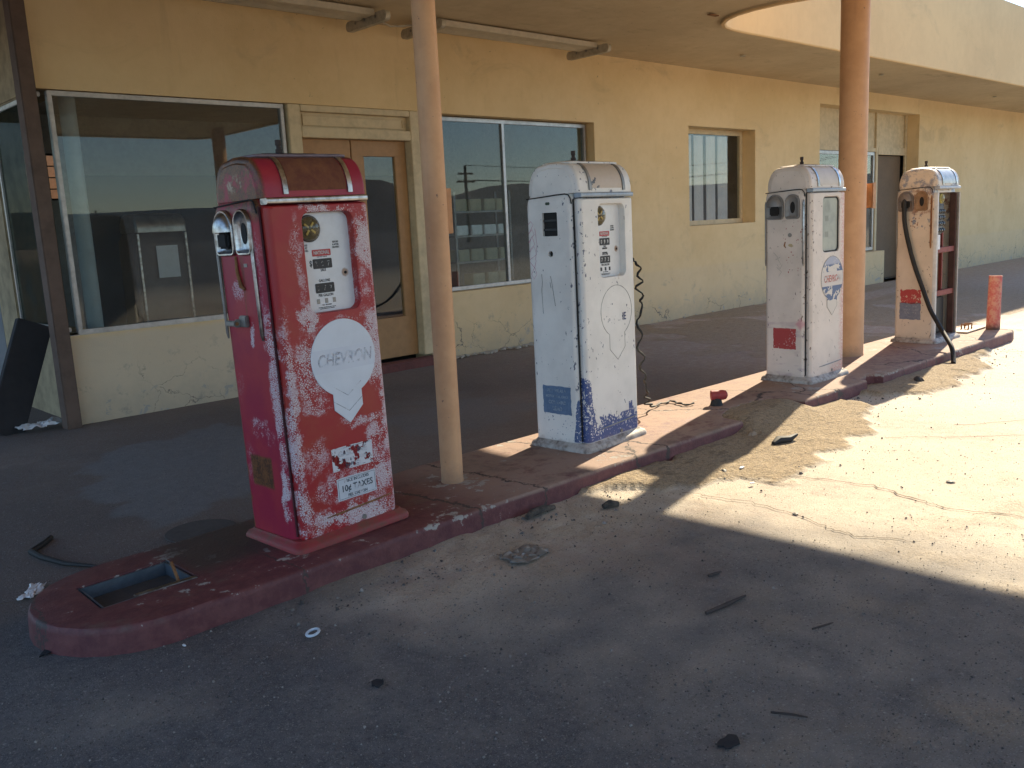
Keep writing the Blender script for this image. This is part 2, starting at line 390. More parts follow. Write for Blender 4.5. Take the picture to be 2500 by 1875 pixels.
def build_mountains():
    b = MB(); P = []; F = []; nA = 120
    for j, (r_, k) in enumerate(((1300, 0), (1700, .6), (2000, 1.), (2400, .5))):
        for i in range(nA+1):
            a = 2*math.pi*i/nA; h = 58+22*float(fbm(np.array(math.cos(a)*5+11.), np.array(math.sin(a)*5+3.), 55, 3)); P.append((math.cos(a)*r_, math.sin(a)*r_, -2+h*k))
    for j in range(3):
        for i in range(nA): q = j*(nA+1)+i; F.append((q, q+1, q+nA+2, q+nA+1))
    b.add(P, F); tag(b.build('mountains', plain('hazy_mountain_rock', (.06, .075, .095), .95, 0, .3, .01), None, 60), 'long haze blue mountain range far away', 'mountains', kind='structure')  # distance haze is painted into the bluish rock colour
build_mountains()
def cracks():
    b = MB(); rnd = sph(4)
    def crack(P, w):
        Q = []
        for i in range(len(P)-1):
            for k in range(8):
                t = k/8; Q.append((P[i][0]*(1-t)+P[i+1][0]*t+rnd.gauss(0, .008), P[i][1]*(1-t)+P[i+1][1]*t+rnd.gauss(0, .008), .0055))
        b.ribbon(Q, [w*.85*rnd.uniform(.2, 1.3) for _ in Q], (0, 0, 1), .0006)
    crack([(3.74, 2.13), (3.80, 1.95), (3.83, 1.76), (3.74, 1.48), (3.71, 1.36), (3.785, 1.1), (3.9, .9)], .009)
    crack([(3.23, 2.36), (3.29, 2.08), (3.275, 1.86), (3.197, 1.64), (3.175, 1.52), (3.28, 1.28)], .005)
    crack([(4.7, 2.1), (5.0, 1.7), (5.3, 1.4)], .004); crack([(8.0, 2.6), (8.2, 2.2), (8.6, 1.7)], .005); crack([(5.2, 1.9), (5.6, 1.6), (6.2, 1.3)], .004)
    crack([(.80, 3.46), (.55, 3.5), (.2, 3.4)], .007)
    tag(b.build('pavement_crack', plain('crack_dirt', (.13, .10, .07), .95), None, 0), 'thin dirt filled cracks across the concrete', 'crack', kind='structure')
cracks()

# ------------------------------------------------------------------ gas station building
BLD = empty('gas_station_building', (8, 6.6, 0)); BLD.location = (0, 0, 0)
tag(BLD, 'long low abandoned yellow stucco station building with a deep flat canopy roof', 'building')
def wall_tiles(b, X0, X1, Z0, Z1, ops, fn, depth):
    """flat wall in (u,z) with rectangular openings (u0,u1,z0,z1); fn(u,d,z) gives the point, d = depth behind the face"""
    us = sorted({X0, X1, *[o[0] for o in ops], *[o[1] for o in ops]}); zs = sorted({Z0, Z1, *[o[2] for o in ops], *[o[3] for o in ops]})
    op = lambda u, z: any(o[0] < u < o[1] and o[2] < z < o[3] for o in ops)
    V = {}; vv = []; ff = []
    def g(u, d, z):
        k = (round(u, 4), round(d, 4), round(z, 4))
        if k not in V: V[k] = len(vv); vv.append(fn(u, d, z))
        return V[k]
    for i in range(len(us)-1):
        for j in range(len(zs)-1):
            u0, u1, z0, z1 = us[i], us[i+1], zs[j], zs[j+1]; mu, mz = (u0+u1)/2, (z0+z1)/2
            if op(mu, mz): continue
            ff.append((g(u0, 0, z0), g(u1, 0, z0), g(u1, 0, z1), g(u0, 0, z1)))
            for (a, c), (du, dz) in ((((u0, z0), (u1, z0)), (0, -1)), (((u1, z0), (u1, z1)), (1, 0)), (((u1, z1), (u0, z1)), (0, 1)), (((u0, z1), (u0, z0)), (-1, 0))):
                tu, tz = mu+du*((u1-u0)/2+1e-3), mz+dz*((z1-z0)/2+1e-3)
                if X0 < tu < X1 and Z0 < tz < Z1 and op(tu, tz):
                    ff.append((g(a[0], 0, a[1]), g(a[0], depth, a[1]), g(c[0], depth, c[1]), g(c[0], 0, c[1])))
    b.add(vv, ff)
def build_walls():
    b = MB()
    ops = [(1.98, 3.83, .63, 2.28), (3.83, 5.15, 0, 2.28), (5.15, 7.54, .63, 2.275), (9.26, 10.74, 1.11, 2.305), (12.46, 15.87, .52, 2.73), (14.65, 15.87, .0, .52)]
    wall_tiles(b, 1.98, 40, -.05, 2.99, ops, lambda u, d, z: (u, 6.6+d, z), .26)
    b.build('front_wall', MAT['stucco'], BLD, 40, .014, 2)
    b = MB(); wall_tiles(b, 6.61, 14, -.05, 2.99, [(6.61, 7.76, .65, 2.27)], lambda u, d, z: (1.985+d, u, z), .2)
    b.build('side_wall', plain('shabby_side_stucco', (.44, .34, .20), .9, 0, .5, 8, .3), BLD, 40, .01, 2)
build_walls()
# canopy outline (counter-clockwise seen from above)
def canopy():
    P = []
    def arc(cx, cy, r, a0, a1, n=9): return [(cx+r*math.cos(R(a0+(a1-a0)*k/n)), cy+r*math.sin(R(a0+(a1-a0)*k/n))) for k in range(n+1)]
    P = arc(-.6, -1.8, .4, 180, 270, 5)+arc(6.90, -1.75, .45, 270, 360, 7)+[(7.345, 2.6), (7.30, 3.6), (7.255, 3.95)]
    P += [(7.20, 4.18), (7.197, 4.42), (7.235, 4.60), (7.31, 4.745), (7.42, 4.865), (7.57, 4.95), (7.74, 4.985), (7.95, 4.995), (8.4, 4.985)]
    P += [(12, 4.965), (40, 4.95), (40, 14), (-1.0, 14)]
    n = len(P); N = []
    for i in range(n):
        a = Vector(P[i-1]); c = Vector(P[i]); d = Vector(P[(i+1) % n]); e = ((c-a).normalized()+(d-c).normalized()).normalized(); N.append(Vector((e.y, -e.x)))
    def L(o, z): return [(p[0]+q.x*o, p[1]+q.y*o, z) for p, q in zip(P, N)]
    b = MB(); b.loft([L(-.045, 2.978), L(-.045, 2.962)], True, False, True)
    b.build('soffit', MAT['soffit'], BLD, 0)
    b = MB(); b.loft([L(-.045, 2.979), L(-.043, 2.950), L(-.012, 2.946), L(0, 2.958), L(0, 3.5), L(0, 4.06), L(-.012, 4.09), L(-.05, 4.10), L(-.30, 4.10), L(-.31, 3.9)], False, True)
    b.build('canopy_fascia', MAT['fascia'], BLD, 40)
canopy()
def slab(name, x0, x1, y0, y1, z0, z1, mat, parent, bevel=.004): return MB().box(x0, x1, y0, y1, z0, z1).build(name, mat, parent, 35, bevel)
def frame_rect(b, x0, x1, z0, z1, y0, y1, t):
    b.box(x0, x1, y0, y1, z1-t, z1); b.box(x0, x1, y0, y1, z0, z0+t); b.box(x0, x0+t, y0, y1, z0+t, z1-t); b.box(x1-t, x1, y0, y1, z0+t, z1-t)
# corner window and the big front windows
def window(x0, x1, z0, z1, y, t, glass, mull=(), fmat='alu', depth=.05):
    b = MB(); frame_rect(b, x0, x1, z0, z1, y, y+depth, t)
    f = b.build('window', MAT[fmat], BLD, 35, .004)
    xs = [x0+t]+list(mull)+[x1-t]
    for m_ in mull: MB().box(m_-.018, m_+.018, y+.003, y+depth-.003, z0+t, z1-t).build('mullion', MAT[fmat], f, 35, .003)
    for a, c in zip(xs[:-1], xs[1:]): MB().box(a+(.02 if a in mull else .001), c-(.02 if c in mull else .001), y+.022, y+.028, z0+t+.001, z1-t-.001).build('pane', MAT[glass], f, 0)
    return f
window(2.055, 3.815, .632, 2.272, 6.605, .032, 'glass')
window(5.17, 7.515, .634, 2.262, 6.70, .036, 'glass2', (6.29,))
f3 = window(9.262, 10.738, 1.112, 2.303, 6.79, .06, 'glass', (), 'cream')
def side_window():
    b = MB(); b.box(1.995, 2.03, 6.66, 7.75, .652, .684); b.box(1.995, 2.03, 6.66, 7.75, 2.236, 2.268); b.box(1.995, 2.03, 7.715, 7.75, .684, 2.236)
    f = b.build('side_window', MAT['alu'], BLD, 35, .004)
    MB().box(2.009, 2.014, 6.655, 7.714, .685, 2.235).build('pane', MAT['glass3'], f, 0)
side_window()
slab('window_sill', 1.99, 3.82, 6.602, 6.85, .60, .632, MAT['alu'], BLD, .003)
# door between the two big windows
def door_unit():
    b = MB(); b.box(3.832, 3.945, 6.575, 6.70, .09, 2.274); b.box(5.045, 5.15, 6.575, 6.70, .09, 2.274); b.box(3.945, 5.045, 6.575, 6.70, 2.02, 2.10); b.box(3.945, 5.045, 6.575, 6.70, 2.225, 2.274)
    fr = b.build('door_frame', MAT['cream'], BLD, 35, .005)
    MB().box(3.946, 5.044, 6.63, 6.68, 2.101, 2.224).build('transom_panel', MAT['cream'], fr, 35, .003)
    b = MB(); frame_rect(b, 3.985, 5.005, 2.118, 2.208, 6.618, 6.63, .012); b.build('moulding', MAT['cream'], fr, 35, .003)
    for x0, x1 in ((3.95, 4.455), (4.463, 5.04)):
        b = MB(); g0, g1 = x0+.125, x1-.125
        b.box(x0, g0, 6.665, 6.71, .46, 1.885); b.box(g1, x1, 6.665, 6.71, .46, 1.885); b.box(x0, x1, 6.665, 6.71, 1.885, 2.018); b.box(x0, x1, 6.665, 6.71, .095, .46)
        d = b.build('door', MAT['door'], BLD, 35, .004)
        MB().box(g0+.001, g1-.001, 6.684, 6.69, .461, 1.884).build('pane', MAT['glass'], d, 0)
        MB().tube([(g1+.05 if x0 < 4.2 else g0-.05, 6.66, 1.0), (g1+.05 if x0 < 4.2 else g0-.05, 6.62, 1.0)], .02).build('handle', MAT['dullmetal'], d)
    slab('doorstep', 3.78, 5.15, 6.46, 6.60, -.02, .075, plain('red_step_paint', (.17, .055, .045), .8, 0, .4, 15, .2), BLD, .012)
door_unit()
# far recessed entrance with small window and brown door
def far_entrance():
    Y = 6.82
    b = MB(); b.box(12.40, 15.90, Y+.01, Y+.05, 2.14, 2.74); b.build('boarded_panel', MAT['cream'], BLD, 35, .004)
    b = MB(); b.box(14.70, 14.78, Y-.02, Y+.01, .0, 2.74); b.box(15.80, 15.868, Y-.02, Y+.01, 0, 2.74); b.box(14.78, 15.80, Y-.02, Y+.01, 2.07, 2.19); b.box(12.46, 14.70, Y-.02, Y+.01, 2.11, 2.17); b.box(13.55, 13.60, Y-.02, Y+.01, 2.17, 2.74)
    b.build('entrance_frame', MAT['cream'], BLD, 35, .006)
    window(12.47, 14.69, .53, 2.105, Y-.005, .05, 'glass2', (), 'alu')
    MB().box(14.785, 15.795, Y+.06, Y+.10, .02, 2.065).build('plain_door', plain('brown_door', (.17, .11, .06), .7), BLD, 35, .004)
    MB().box(12.3, 14.64, 6.62, 6.86, -.03, .505).build('low_wall', MAT['stucco'], BLD, 40, .06, 4)
far_entrance()
# rooms behind the glass
def rooms():
    def room(x0, x1, y0, y1, zc, wm, lw, name):
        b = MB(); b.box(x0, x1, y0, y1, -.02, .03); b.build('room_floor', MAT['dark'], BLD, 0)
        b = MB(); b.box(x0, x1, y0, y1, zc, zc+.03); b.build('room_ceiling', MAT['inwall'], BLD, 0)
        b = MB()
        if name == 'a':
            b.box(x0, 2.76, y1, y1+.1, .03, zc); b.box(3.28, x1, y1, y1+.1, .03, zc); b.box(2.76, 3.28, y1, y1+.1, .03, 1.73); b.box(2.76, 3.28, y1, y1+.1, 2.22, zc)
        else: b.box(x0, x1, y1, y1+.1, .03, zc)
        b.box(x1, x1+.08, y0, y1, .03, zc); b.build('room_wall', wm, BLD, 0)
        b = MB(); b.box(x0 if name != 'a' else 3.4, x1-.01, y1-.02, y1-.003, .03, 1.99); b.build('room_dado', lw, BLD, 0)
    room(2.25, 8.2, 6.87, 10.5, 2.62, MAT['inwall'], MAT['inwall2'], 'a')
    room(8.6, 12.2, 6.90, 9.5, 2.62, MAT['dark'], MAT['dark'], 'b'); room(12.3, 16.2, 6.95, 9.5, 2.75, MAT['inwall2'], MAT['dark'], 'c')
    b = MB(); frame_rect(b, 2.76, 3.28, 1.73, 2.22, 10.49, 10.53, .02)
    for x in (2.9, 3.03, 3.16): b.box(x-.006, x+.006, 10.50, 10.512, 1.75, 2.20)
    for z in (1.85, 1.97, 2.09): b.box(2.78, 3.26, 10.512, 10.524, z-.006, z+.006)
    b.build('barred_window', MAT['black'], BLD, 0)
rooms()
def courtyard():   # what the barred back window looks out on
    b = MB().box(1.0, 7.0, 16.5, 16.7, 0, 3.6)
    tag(b.build('yard_wall', plain('orange_block_wall', (.50, .28, .14), .9), None, 0), 'orange block wall seen through the barred rear window', 'wall')
courtyard()

# things inside
def interior():
    b = MB().tube([(2.37, 7.2, .03), (2.37, 7.2, 2.61)], .058, 20)
    tag(b.build('inside_column', plain('pale_blue_column', (.50, .58, .60), .6, 0, .2, 9), None, 40), 'pale blue round column just inside the corner window', 'column')
    s = empty('display_shelf', (6.5, 7.35, 0)); tag(s, 'dim shelving stacked with cartons behind the two pane window', 'shelf')
    b = MB()
    for z in (.35, .60, .86, 1.13, 1.38): b.box(-.45, .32, -.12, .12, z, z+.02)
    for x in (-.455, .325):
        for y in (-.125, .1): b.box(x-.01, x+.02, y, y+.02, .03, 1.6)
    b.build('frame', MAT['dullmetal'], s, 35, .003)
    cm = plain('pale_carton', (.50, .46, .30), .7, 0, .25, 12); cw = plain('silver_bag', (.6, .6, .6), .35, .3, .2, 20)
    k = 0
    names = {0: 'bottom shelf', 1: 'second shelf from the bottom', 2: 'middle shelf', 3: 'top shelf'}
    for r, z in enumerate((.622, .882, 1.152, 1.402)):
        for c, x in enumerate((6.17, 6.37, 6.57, 6.76)):
            if r == 0 and c == 0: continue
            mb = MB().box(-.085, .085, -.08, .08, 0, .12 if r != 2 else .10)
            o = mb.build('carton', cw if r == 2 else cm, None, 35, .008); o.location = (x-.02, 7.32, z); o.rotation_euler[2] = (c*7+r*5) % 3*.08-.08
            tag(o, ('silvery' if r == 2 else 'pale yellow')+' carton on the '+names[r]+' behind glass, '+('leftmost', 'second from left', 'third from left', 'rightmost')[c], 'carton', 'cartons on the display shelf')
    b = MB()
    cur = empty('curtain', (10.0, 6.845, 1.17)); tag(cur, 'pale vertical curtain strips hanging inside the small square window', 'curtain')
    cmx = plain('curtain_cloth', (.74, .66, .62), .9, 0, .15, 6)
    for x in (9.44, 9.70, 9.97, 10.24):
        mb = MB(); L = []
        for i in range(9):
            u = i/8; L.append((x-10+u*.21, .006*math.sin(u*9+x*5)))
        mb.loft([[(p[0], p[1], 0) for p in L], [(p[0], p[1], 1.06) for p in L], [(p[0], p[1]+.006, 1.06) for p in L], [(p[0], p[1]+.006, 0) for p in L]], False, False, False)
        mb.build('strip', cmx, cur, 60)
interior()
# outside things against the left corner
def left_corner():
    b = MB().box(-.05, .05, -.045, .045, 0, 2.95)
    o = b.build('wooden_post', MAT['wood'], None, 35, .006); o.location = (1.915, 6.545, 0)
    o.rotation_euler = (R(-.2), R(0.0), R(8)); tag(o, 'rough brown timber post standing at the left corner of the building', 'post')
    b = MB().box(-.115, .115, -.03, .03, 0, .80)
    o = b.build('leaning_plank', MAT['board'], None, 35, .005); o.location = (1.53, 6.72, 0); o.rotation_euler = (R(-6), R(23.5), R(4)); tag(o, 'blackened plank leaning on the wall behind the timber post', 'plank')
    b = MB().box(-.12, .12, -.03, .03, 0, 1.55)
    o = b.build('pale_panel', MAT['pale'], None, 35, .005); o.location = (1.72, 7.62, 0); o.rotation_euler = (R(-2), 0, 0); tag(o, 'pale grey upright panel at the far left edge', 'panel')
    o = crumple(.12, MAT['paper'], 3, .5); o.name = 'plastic_bag'; o.location = (1.735, 6.66, .03); tag(o, 'crumpled white plastic bag on the ground behind the timber post', 'bag')
    o = scrap(.06, MAT['dullmetal'], 8, .8); o.name = 'rubble_chunk'; o.location = (1.84, 6.68, .03); tag(o, 'grey rubble chunk beside the white bag', 'rubble')
def scrap(size, mat, seed, h=.15, asp=.55, n=14, rot=None):
    rnd = sph(seed); rings = 4; b = MB(); L = []
    prof = [rnd.uniform(.6, 1.15) for _ in range(n)]
    for side, zz in ((0, 0), (1, 1)):
        for k in (range(1, rings+1) if side == 0 else range(rings, 0, -1)):
            t = k/rings
            L.append([(math.cos(2*math.pi*i/n)*prof[i]*size*t, math.sin(2*math.pi*i/n)*prof[i]*size*t*asp, (zz*max(.004, size*h*(1-.75*t*t))+rnd.uniform(-.1, .2)*size*h*(.4 if side else .1))) for i in range(n)])
    b.loft(L); o = b.build('scrap', mat, None, 50)
    o.rotation_euler[2] = rot if rot is not None else rnd.uniform(0, 6.28); return o
def crumple(size, mat, seed, h=.25, asp=.7, n=16):
    g = np.linspace(-1, 1, n); U, V_ = np.meshgrid(g, g); sd = seed*3
    rr = np.maximum(np.abs(U), np.abs(V_)); an = np.arctan2(V_, U)
    k = .75+.5*fbm(np.cos(an)*1.7+9, np.sin(an)*1.7+seed, sd)
    X = U*size*k+(fbm(U*3+5, V_*3+5, sd+1)-.5)*size*.5; Y = V_*size*asp*k+(fbm(U*3+9, V_*3+2, sd+2)-.5)*size*.4
    f = np.abs(fbm(U*2.2+3, V_*2.2+7, sd+3)-.5)*2+np.abs(fbm(U*5+3, V_*5+7, sd+4)-.5)*.8
    Z = .003+size*h*f*(1.1-.5*rr)
    b = MB(); idx = lambda i, j: i*n+j
    b.add(np.stack([X, Y, Z], -1).reshape(-1, 3).tolist(), [(idx(i, j), idx(i, j+1), idx(i+1, j+1), idx(i+1, j)) for i in range(n-1) for j in range(n-1)])
    o = b.build('sheet', mat, None, 25, fixn=False); o.modifiers.new('thick', 'SOLIDIFY').thickness = .001; return o
left_corner()

# canopy posts
def support_pole(x, y, r, zb, label, boxz=None, bx=0, by=0, ch=.0):
    t = empty('support_pole', (x, y, zb)); tag(t, label, 'pole', 'posts holding up the canopy')
    b = MB(); n = 36; H = 2.975-zb
    b.loft([[(math.cos(2*math.pi*i/n)*rr, math.sin(2*math.pi*i/n)*rr, z) for i in range(n)] for rr, z in ((r*1.04, 0), (r, .02), (r, H*.5), (r, H))]); b.build('shaft', MAT['pole'], t, 40)
    if boxz:
        q = MB().box(bx-.02, bx+.02, by-.035, by+.035, boxz-zb, boxz-zb+.185).build('junction_box', MAT['orange'], t, 35, .005)
        MB().box(bx-.026, bx+.026, by-.041, by-.036, boxz-zb-.006, boxz-zb+.191).build('cover', MAT['orange'], q, 35, .002)
    return t
p1 = support_pole(2.515, 3.135, .051, .088, 'slender salmon painted pole between the red pump and the blue and white pump', 1.225, .06, .03)
for z, dx in ((2.52, -.01), (2.455, -.012), (2.38, -.02)):
    MB().disc((-.02+dx, -.047, z-.1), (-.3, -1, 0), (1, -.3, 0), .009, .006, 10).build('bolt_hole', MAT['void'], p1)
p2 = support_pole(6.775, 3.315, .104, .088, 'thick salmon painted pole behind the pump with the blue and red shield', 1.235, .126, -.077)
support_pole(6.85, -.72, .104, -.01, 'thick salmon canopy pole seen only as a reflection in the corner window')

def light_fixture(x0, x1, label):
    t = empty('fluorescent_light', ((x0+x1)/2, 6.25, 2.962)); tag(t, label, 'ceiling light', 'tubeless strip lights under the canopy')
    h = (x1-x0)/2
    MB().box(-h, h, -.16, -.03, -.05, -.001).build('housing', MAT['fixture'], t, 35, .006)
    b = MB(); b.loft([[(s*h*.995, -.03, -.001), (s*h*.995, -.025, -.03), (s*h*.995, .03, -.055), (s*h*.995, .09, -.05), (s*h*.995, .09, -.001)] for s in (-1, 1)]); b.build('reflector', MAT['fixture'], t, 35)
    for s in (-1, 1):
        b = MB(); P = rrect(-.28, .28, -.105, -.025, .036, 5); b.ext(P, (0, 1, 0), (0, 0, 1), (1, 0, 0), (s*(h+.03)-.022, -.01, 0), .044)
        e = b.build('end_bar', MAT['fixcap'], t, 40)
        for y in (-.15, 0, .13): MB().disc((s*(h+.03)-.0225, y, -.055), (-1, 0, 0), (0, 1, 0), .012, .003, 12).build('lamp_socket', MAT['dullmetal'], e)
light_fixture(2.30, 4.40, 'unlit strip light fixture at the top left of the picture')
light_fixture(5.02, 7.05, 'unlit strip light fixture to the right of the slender pole')
def conduit():
    b = MB().tube([(4.46, 6.22, 2.93), (4.7, 6.3, 2.90), (4.98, 6.25, 2.93)], .008, 8); o = b.build('conduit', MAT['fixcap'], BLD)
    rnd = sph(9)
    for x, y in ((9.1, 5.75), (12.2, 5.6), (13.1, 6.3), (16.8, 5.75)):
        MB().disc((x, y, 2.963), (0, 0, -1), (1, 0, 0), .032, .014, 14).build('ceiling_stub', MAT['fixcap'], BLD)
    for x, y in ((7.05, 4.75),): MB().box(x-.06, x+.06, y-.02, y+.02, 2.955, 2.963).build('ceiling_stub', MAT['rust'], BLD)
conduit()

# ------------------------------------------------------------------ pump island
def mat_island():
    m = Mat('red_painted_concrete'); x, y, z = m.xyz()
    n1 = m.noise(2.2, 6, .65); n2 = m.noise(16, 6, .7); n3 = m.noise(90, 4, .65)
    red = m.mix(m.ss(n2, .35, .7), (.098, .024, .029), (.155, .050, .048))
    worn = m.mix(n2, (.36, .25, .19), (.26, .18, .14))
    topw = m.ss(z, .070, .084)*m.ss(n1*.55+n2*.45, .33, .50)*m.ss(x, 2.1, 2.7)
    c = m.mix(topw*.92, red, worn)
    dirt = m.ss(m.noise(3.1, 5, .7, v=m.com(x+7, y, z)), .54, .7)*m.ss(z, .06, .085)*.6
    c = m.mix(dirt, c, (.13, .105, .08))
    chips = m.ss(n1*.5+n2*.5+m.ss((z-.08).abs(), .02, .0)*.05, .595, .62)*m.ss(z, .0, .03)
    c = m.mix(chips, c, (.33, .31, .28))
    vd = m.vor(1.1, 'DISTANCE_TO_EDGE', m.com(x+n2*.12, y*.6+n1*.3, 0.0)); c = m.mix(m.ss(vd, .007, .002), c, (.05, .035, .03))
    oil = m.box(x, y, 1.20, 1.62, 2.98, 3.5, .07)*m.ss(n2, .2, .45)
    c = m.mix(oil*.85, c, (.045, .036, .03))
    return m.done(c, m.ss(topw, 0, 1, .6, .85), 0, n3*.5+n2+chips*-.8, .4, .008)
def island():
    t = empty('pump_island', (0, 0, 0)); tag(t, 'long raised concrete island with worn red paint carrying the pumps', 'kerb island')
    rnd = sph(2); ZT = .09
    P = []
    for k in range(15):
        a = R(90+180*k/14); P.append((1.02+.335*math.cos(a)*1.0, 3.03+.335*math.sin(a)))
    F = []
    x = 1.12
    while x < 8.72:
        y = 2.697+min(1, max(0, (x-1.1)/1.4))*.028
        if 4.33 < x < 5.0: y = 2.98-.12*abs((x-4.68)/.34)**3+rnd.uniform(-.02, .02)
        elif 5.84 < x < 6.08: y = 2.80+rnd.uniform(-.02, .02)
        else: y += rnd.uniform(-.004, .004)
        F.append((x, y)); x += .055
        for e in (4.33, 5.0, 5.84, 6.08):
            if x-.055 < e < x: x = e+.002
    P = P+F+[(8.80, 2.76), (8.83, 2.80), (8.83, 3.46), (8.75, 3.49), (6, 3.50), (4, 3.50), (2.6, 3.49), (1.9, 3.42), (1.4, 3.375)]
    # hole for the sump box
    hole = [(.865, 2.925), (1.20, 2.94), (1.195, 3.20), (.868, 3.18)]
    n = len(P); N = []
    for i in range(n):
        a = Vector(P[i-1]); c = Vector(P[i]); d = Vector(P[(i+1) % n]); e = ((c-a).normalized()+(d-c).normalized()).normalized(); N.append(Vector((e.y, -e.x)))
    bm = bmesh.new()
    def loop(off, z, j=0): return [bm.verts.new((p[0]+q.x*off, p[1]+q.y*off, z+rnd.uniform(-j, j))) for p, q in zip(P, N)]
    L = [loop(.004, -.03), loop(.0, .066, .002), loop(-.002, .080, .002), loop(-.008, .088, .0012), loop(-.016, ZT)]
    for a, c in zip(L[:-1], L[1:]):
        for i in range(n): bm.faces.new((a[i], a[(i+1) % n], c[(i+1) % n], c[i]))
    H = [bm.verts.new((x, y, ZT)) for x, y in hole]; H2 = [bm.verts.new((x, y, -.02)) for x, y in hole]
    ed = []
    for l in (L[-1], H):
        for i in range(len(l)):
            e = bm.edges.get((l[i], l[(i+1) % len(l)])) or bm.edges.new((l[i], l[(i+1) % len(l)])); ed.append(e)
    for i in range(4): bm.faces.new((H[i], H2[i], H2[(i+1) % 4], H[(i+1) % 4]))
    bmesh.ops.triangle_fill(bm, edges=ed, use_beauty=True, use_dissolve=False)
    bmesh.ops.recalc_face_normals(bm, faces=bm.faces)
    me = bpy.data.meshes.new('slab'); bm.to_mesh(me); bm.free(); me.shade_smooth(); me.set_sharp_from_angle(angle=R(38)); me.materials.append(mat_island())
    o = bpy.data.objects.new('slab', me); col.objects.link(o); o.parent = t
    # sump box steel liner, dirt inside, one bright edge
    b = MB(); b.box(.872, 1.19, 2.932, 3.175, -.012, .042); b.build('sump_dirt', MAT['dark'], t, 0)
    blue = plain('blue_grey_steel', (.115, .14, .165), .5, .3, .4, 20, .2)
    b = MB()
    for (x0, y0), (x1, y1) in zip(hole[:], hole[1:]+hole[:1]):
        d = Vector((x1-x0, y1-y0, 0)).normalized(); q = Vector((-d.y, d.x, 0))*.006
        a0 = Vector((x0, y0, .018))+q*1.5; a1 = Vector((x1, y1, .018))+q*1.5
        b.loft([[a0, a1, a1+q, a0+q], [v+Vector((0, 0, .068)) for v in (a0, a1, a1+q, a0+q)]])
    s = b.build('sump_box', blue, t, 35)
    MB().box(.98, 1.195, 2.934, 2.956, .086, .0935).build('bright_edge', MAT['chrome'], s, 35, .002)
    for p, q in (((.95, 3.0), 1), ((1.0, 2.96), 2)): o = scrap(.012, MAT['paper'], q, .6); o.name = 'sump_grit'; o.location = (*p, .043); o.parent = t
    MB().tube([(1.165, 3.0, .02), (1.15, 3.04, .135)], .006, 6).build('rod', MAT['rust'], s)
    return t
island()
def fill_cover():
    t = empty('access_plate', (8.55, 3.08, .09)); tag(t, 'square steel access plate at the far end of the island', 'cover plate')
    MB().box(-.21, .26, -.085, .085, .004, .016).build('plate', plain('plate_paint', (.42, .33, .25), .7, .1, .4, 20, .2), t, 35, .003)
    o = MB()
    for x in (-.03, .05):
        o.tube([(x, -.03, .016), (x, -.03, .06), (x, .03, .06), (x, .03, .016)], .008, 6)
    o.tube([(-.045, 0, .05), (.065, 0, .05)], .008, 6); o.build('hasp', MAT['rust'], t)
fill_cover()
def bollard():
    m = Mat('faded_red_bollard'); x, y, z = m.xyz(); n = m.noise(26, 6, .7); n2 = m.noise(9, 5, .7)
    c = m.mix(m.ss(n, .4, .6), (.44, .10, .09), (.50, .24, .17)); c = m.mix(m.ss(n2, .60, .66), c, (.17, .05, .03)); c = m.mix(m.ss(z+n*.1, .12, .05), c, (.10, .05, .04))
    t = empty('bollard', (8.735, 2.915, .09)); tag(t, 'short faded red steel bollard at the far end of the island', 'bollard')
    b = MB(); n_ = 28
    b.loft([[(math.cos(2*math.pi*i/n_)*r, math.sin(2*math.pi*i/n_)*r, zz) for i in range(n_)] for r, zz in ((.058, 0), (.056, .25), (.055, .485), (.050, .487), (.050, .47))]); o = b.build('post', m.done(c, .75, 0, n, .4, .006), t, 40); t.rotation_euler = (0, R(1.2), 0)
    MB().disc((0, 0, .465), (0, 0, 1), (1, 0, 0), .0495, .018, 24).build('concrete_fill', plain('bollard_concrete', (.5, .43, .35), .9), t)
bollard()
def pipe_stub():
    t = empty('pipe_stub', (4.60, 3.085, .09)); tag(t, 'stubby red painted pipe elbow lying at the broken kerb', 'pipe')
    m = plain('red_pipe_paint', (.36, .05, .05), .6, 0, .4, 25, .2)
    MB().tube([(-.008, .008, .0), (-.008, .008, .05)], [.040, .026], 16).build('base', MAT['black'], t)
    MB().tube([(-.034, .030, .062), (-.033, .029, .062), (.022, -.020, .062), (.034, -.031, .062), (.041, -.037, .062)], [.026, .031, .031, .027, .014], 20).build('elbow', m, t)
pipe_stub()

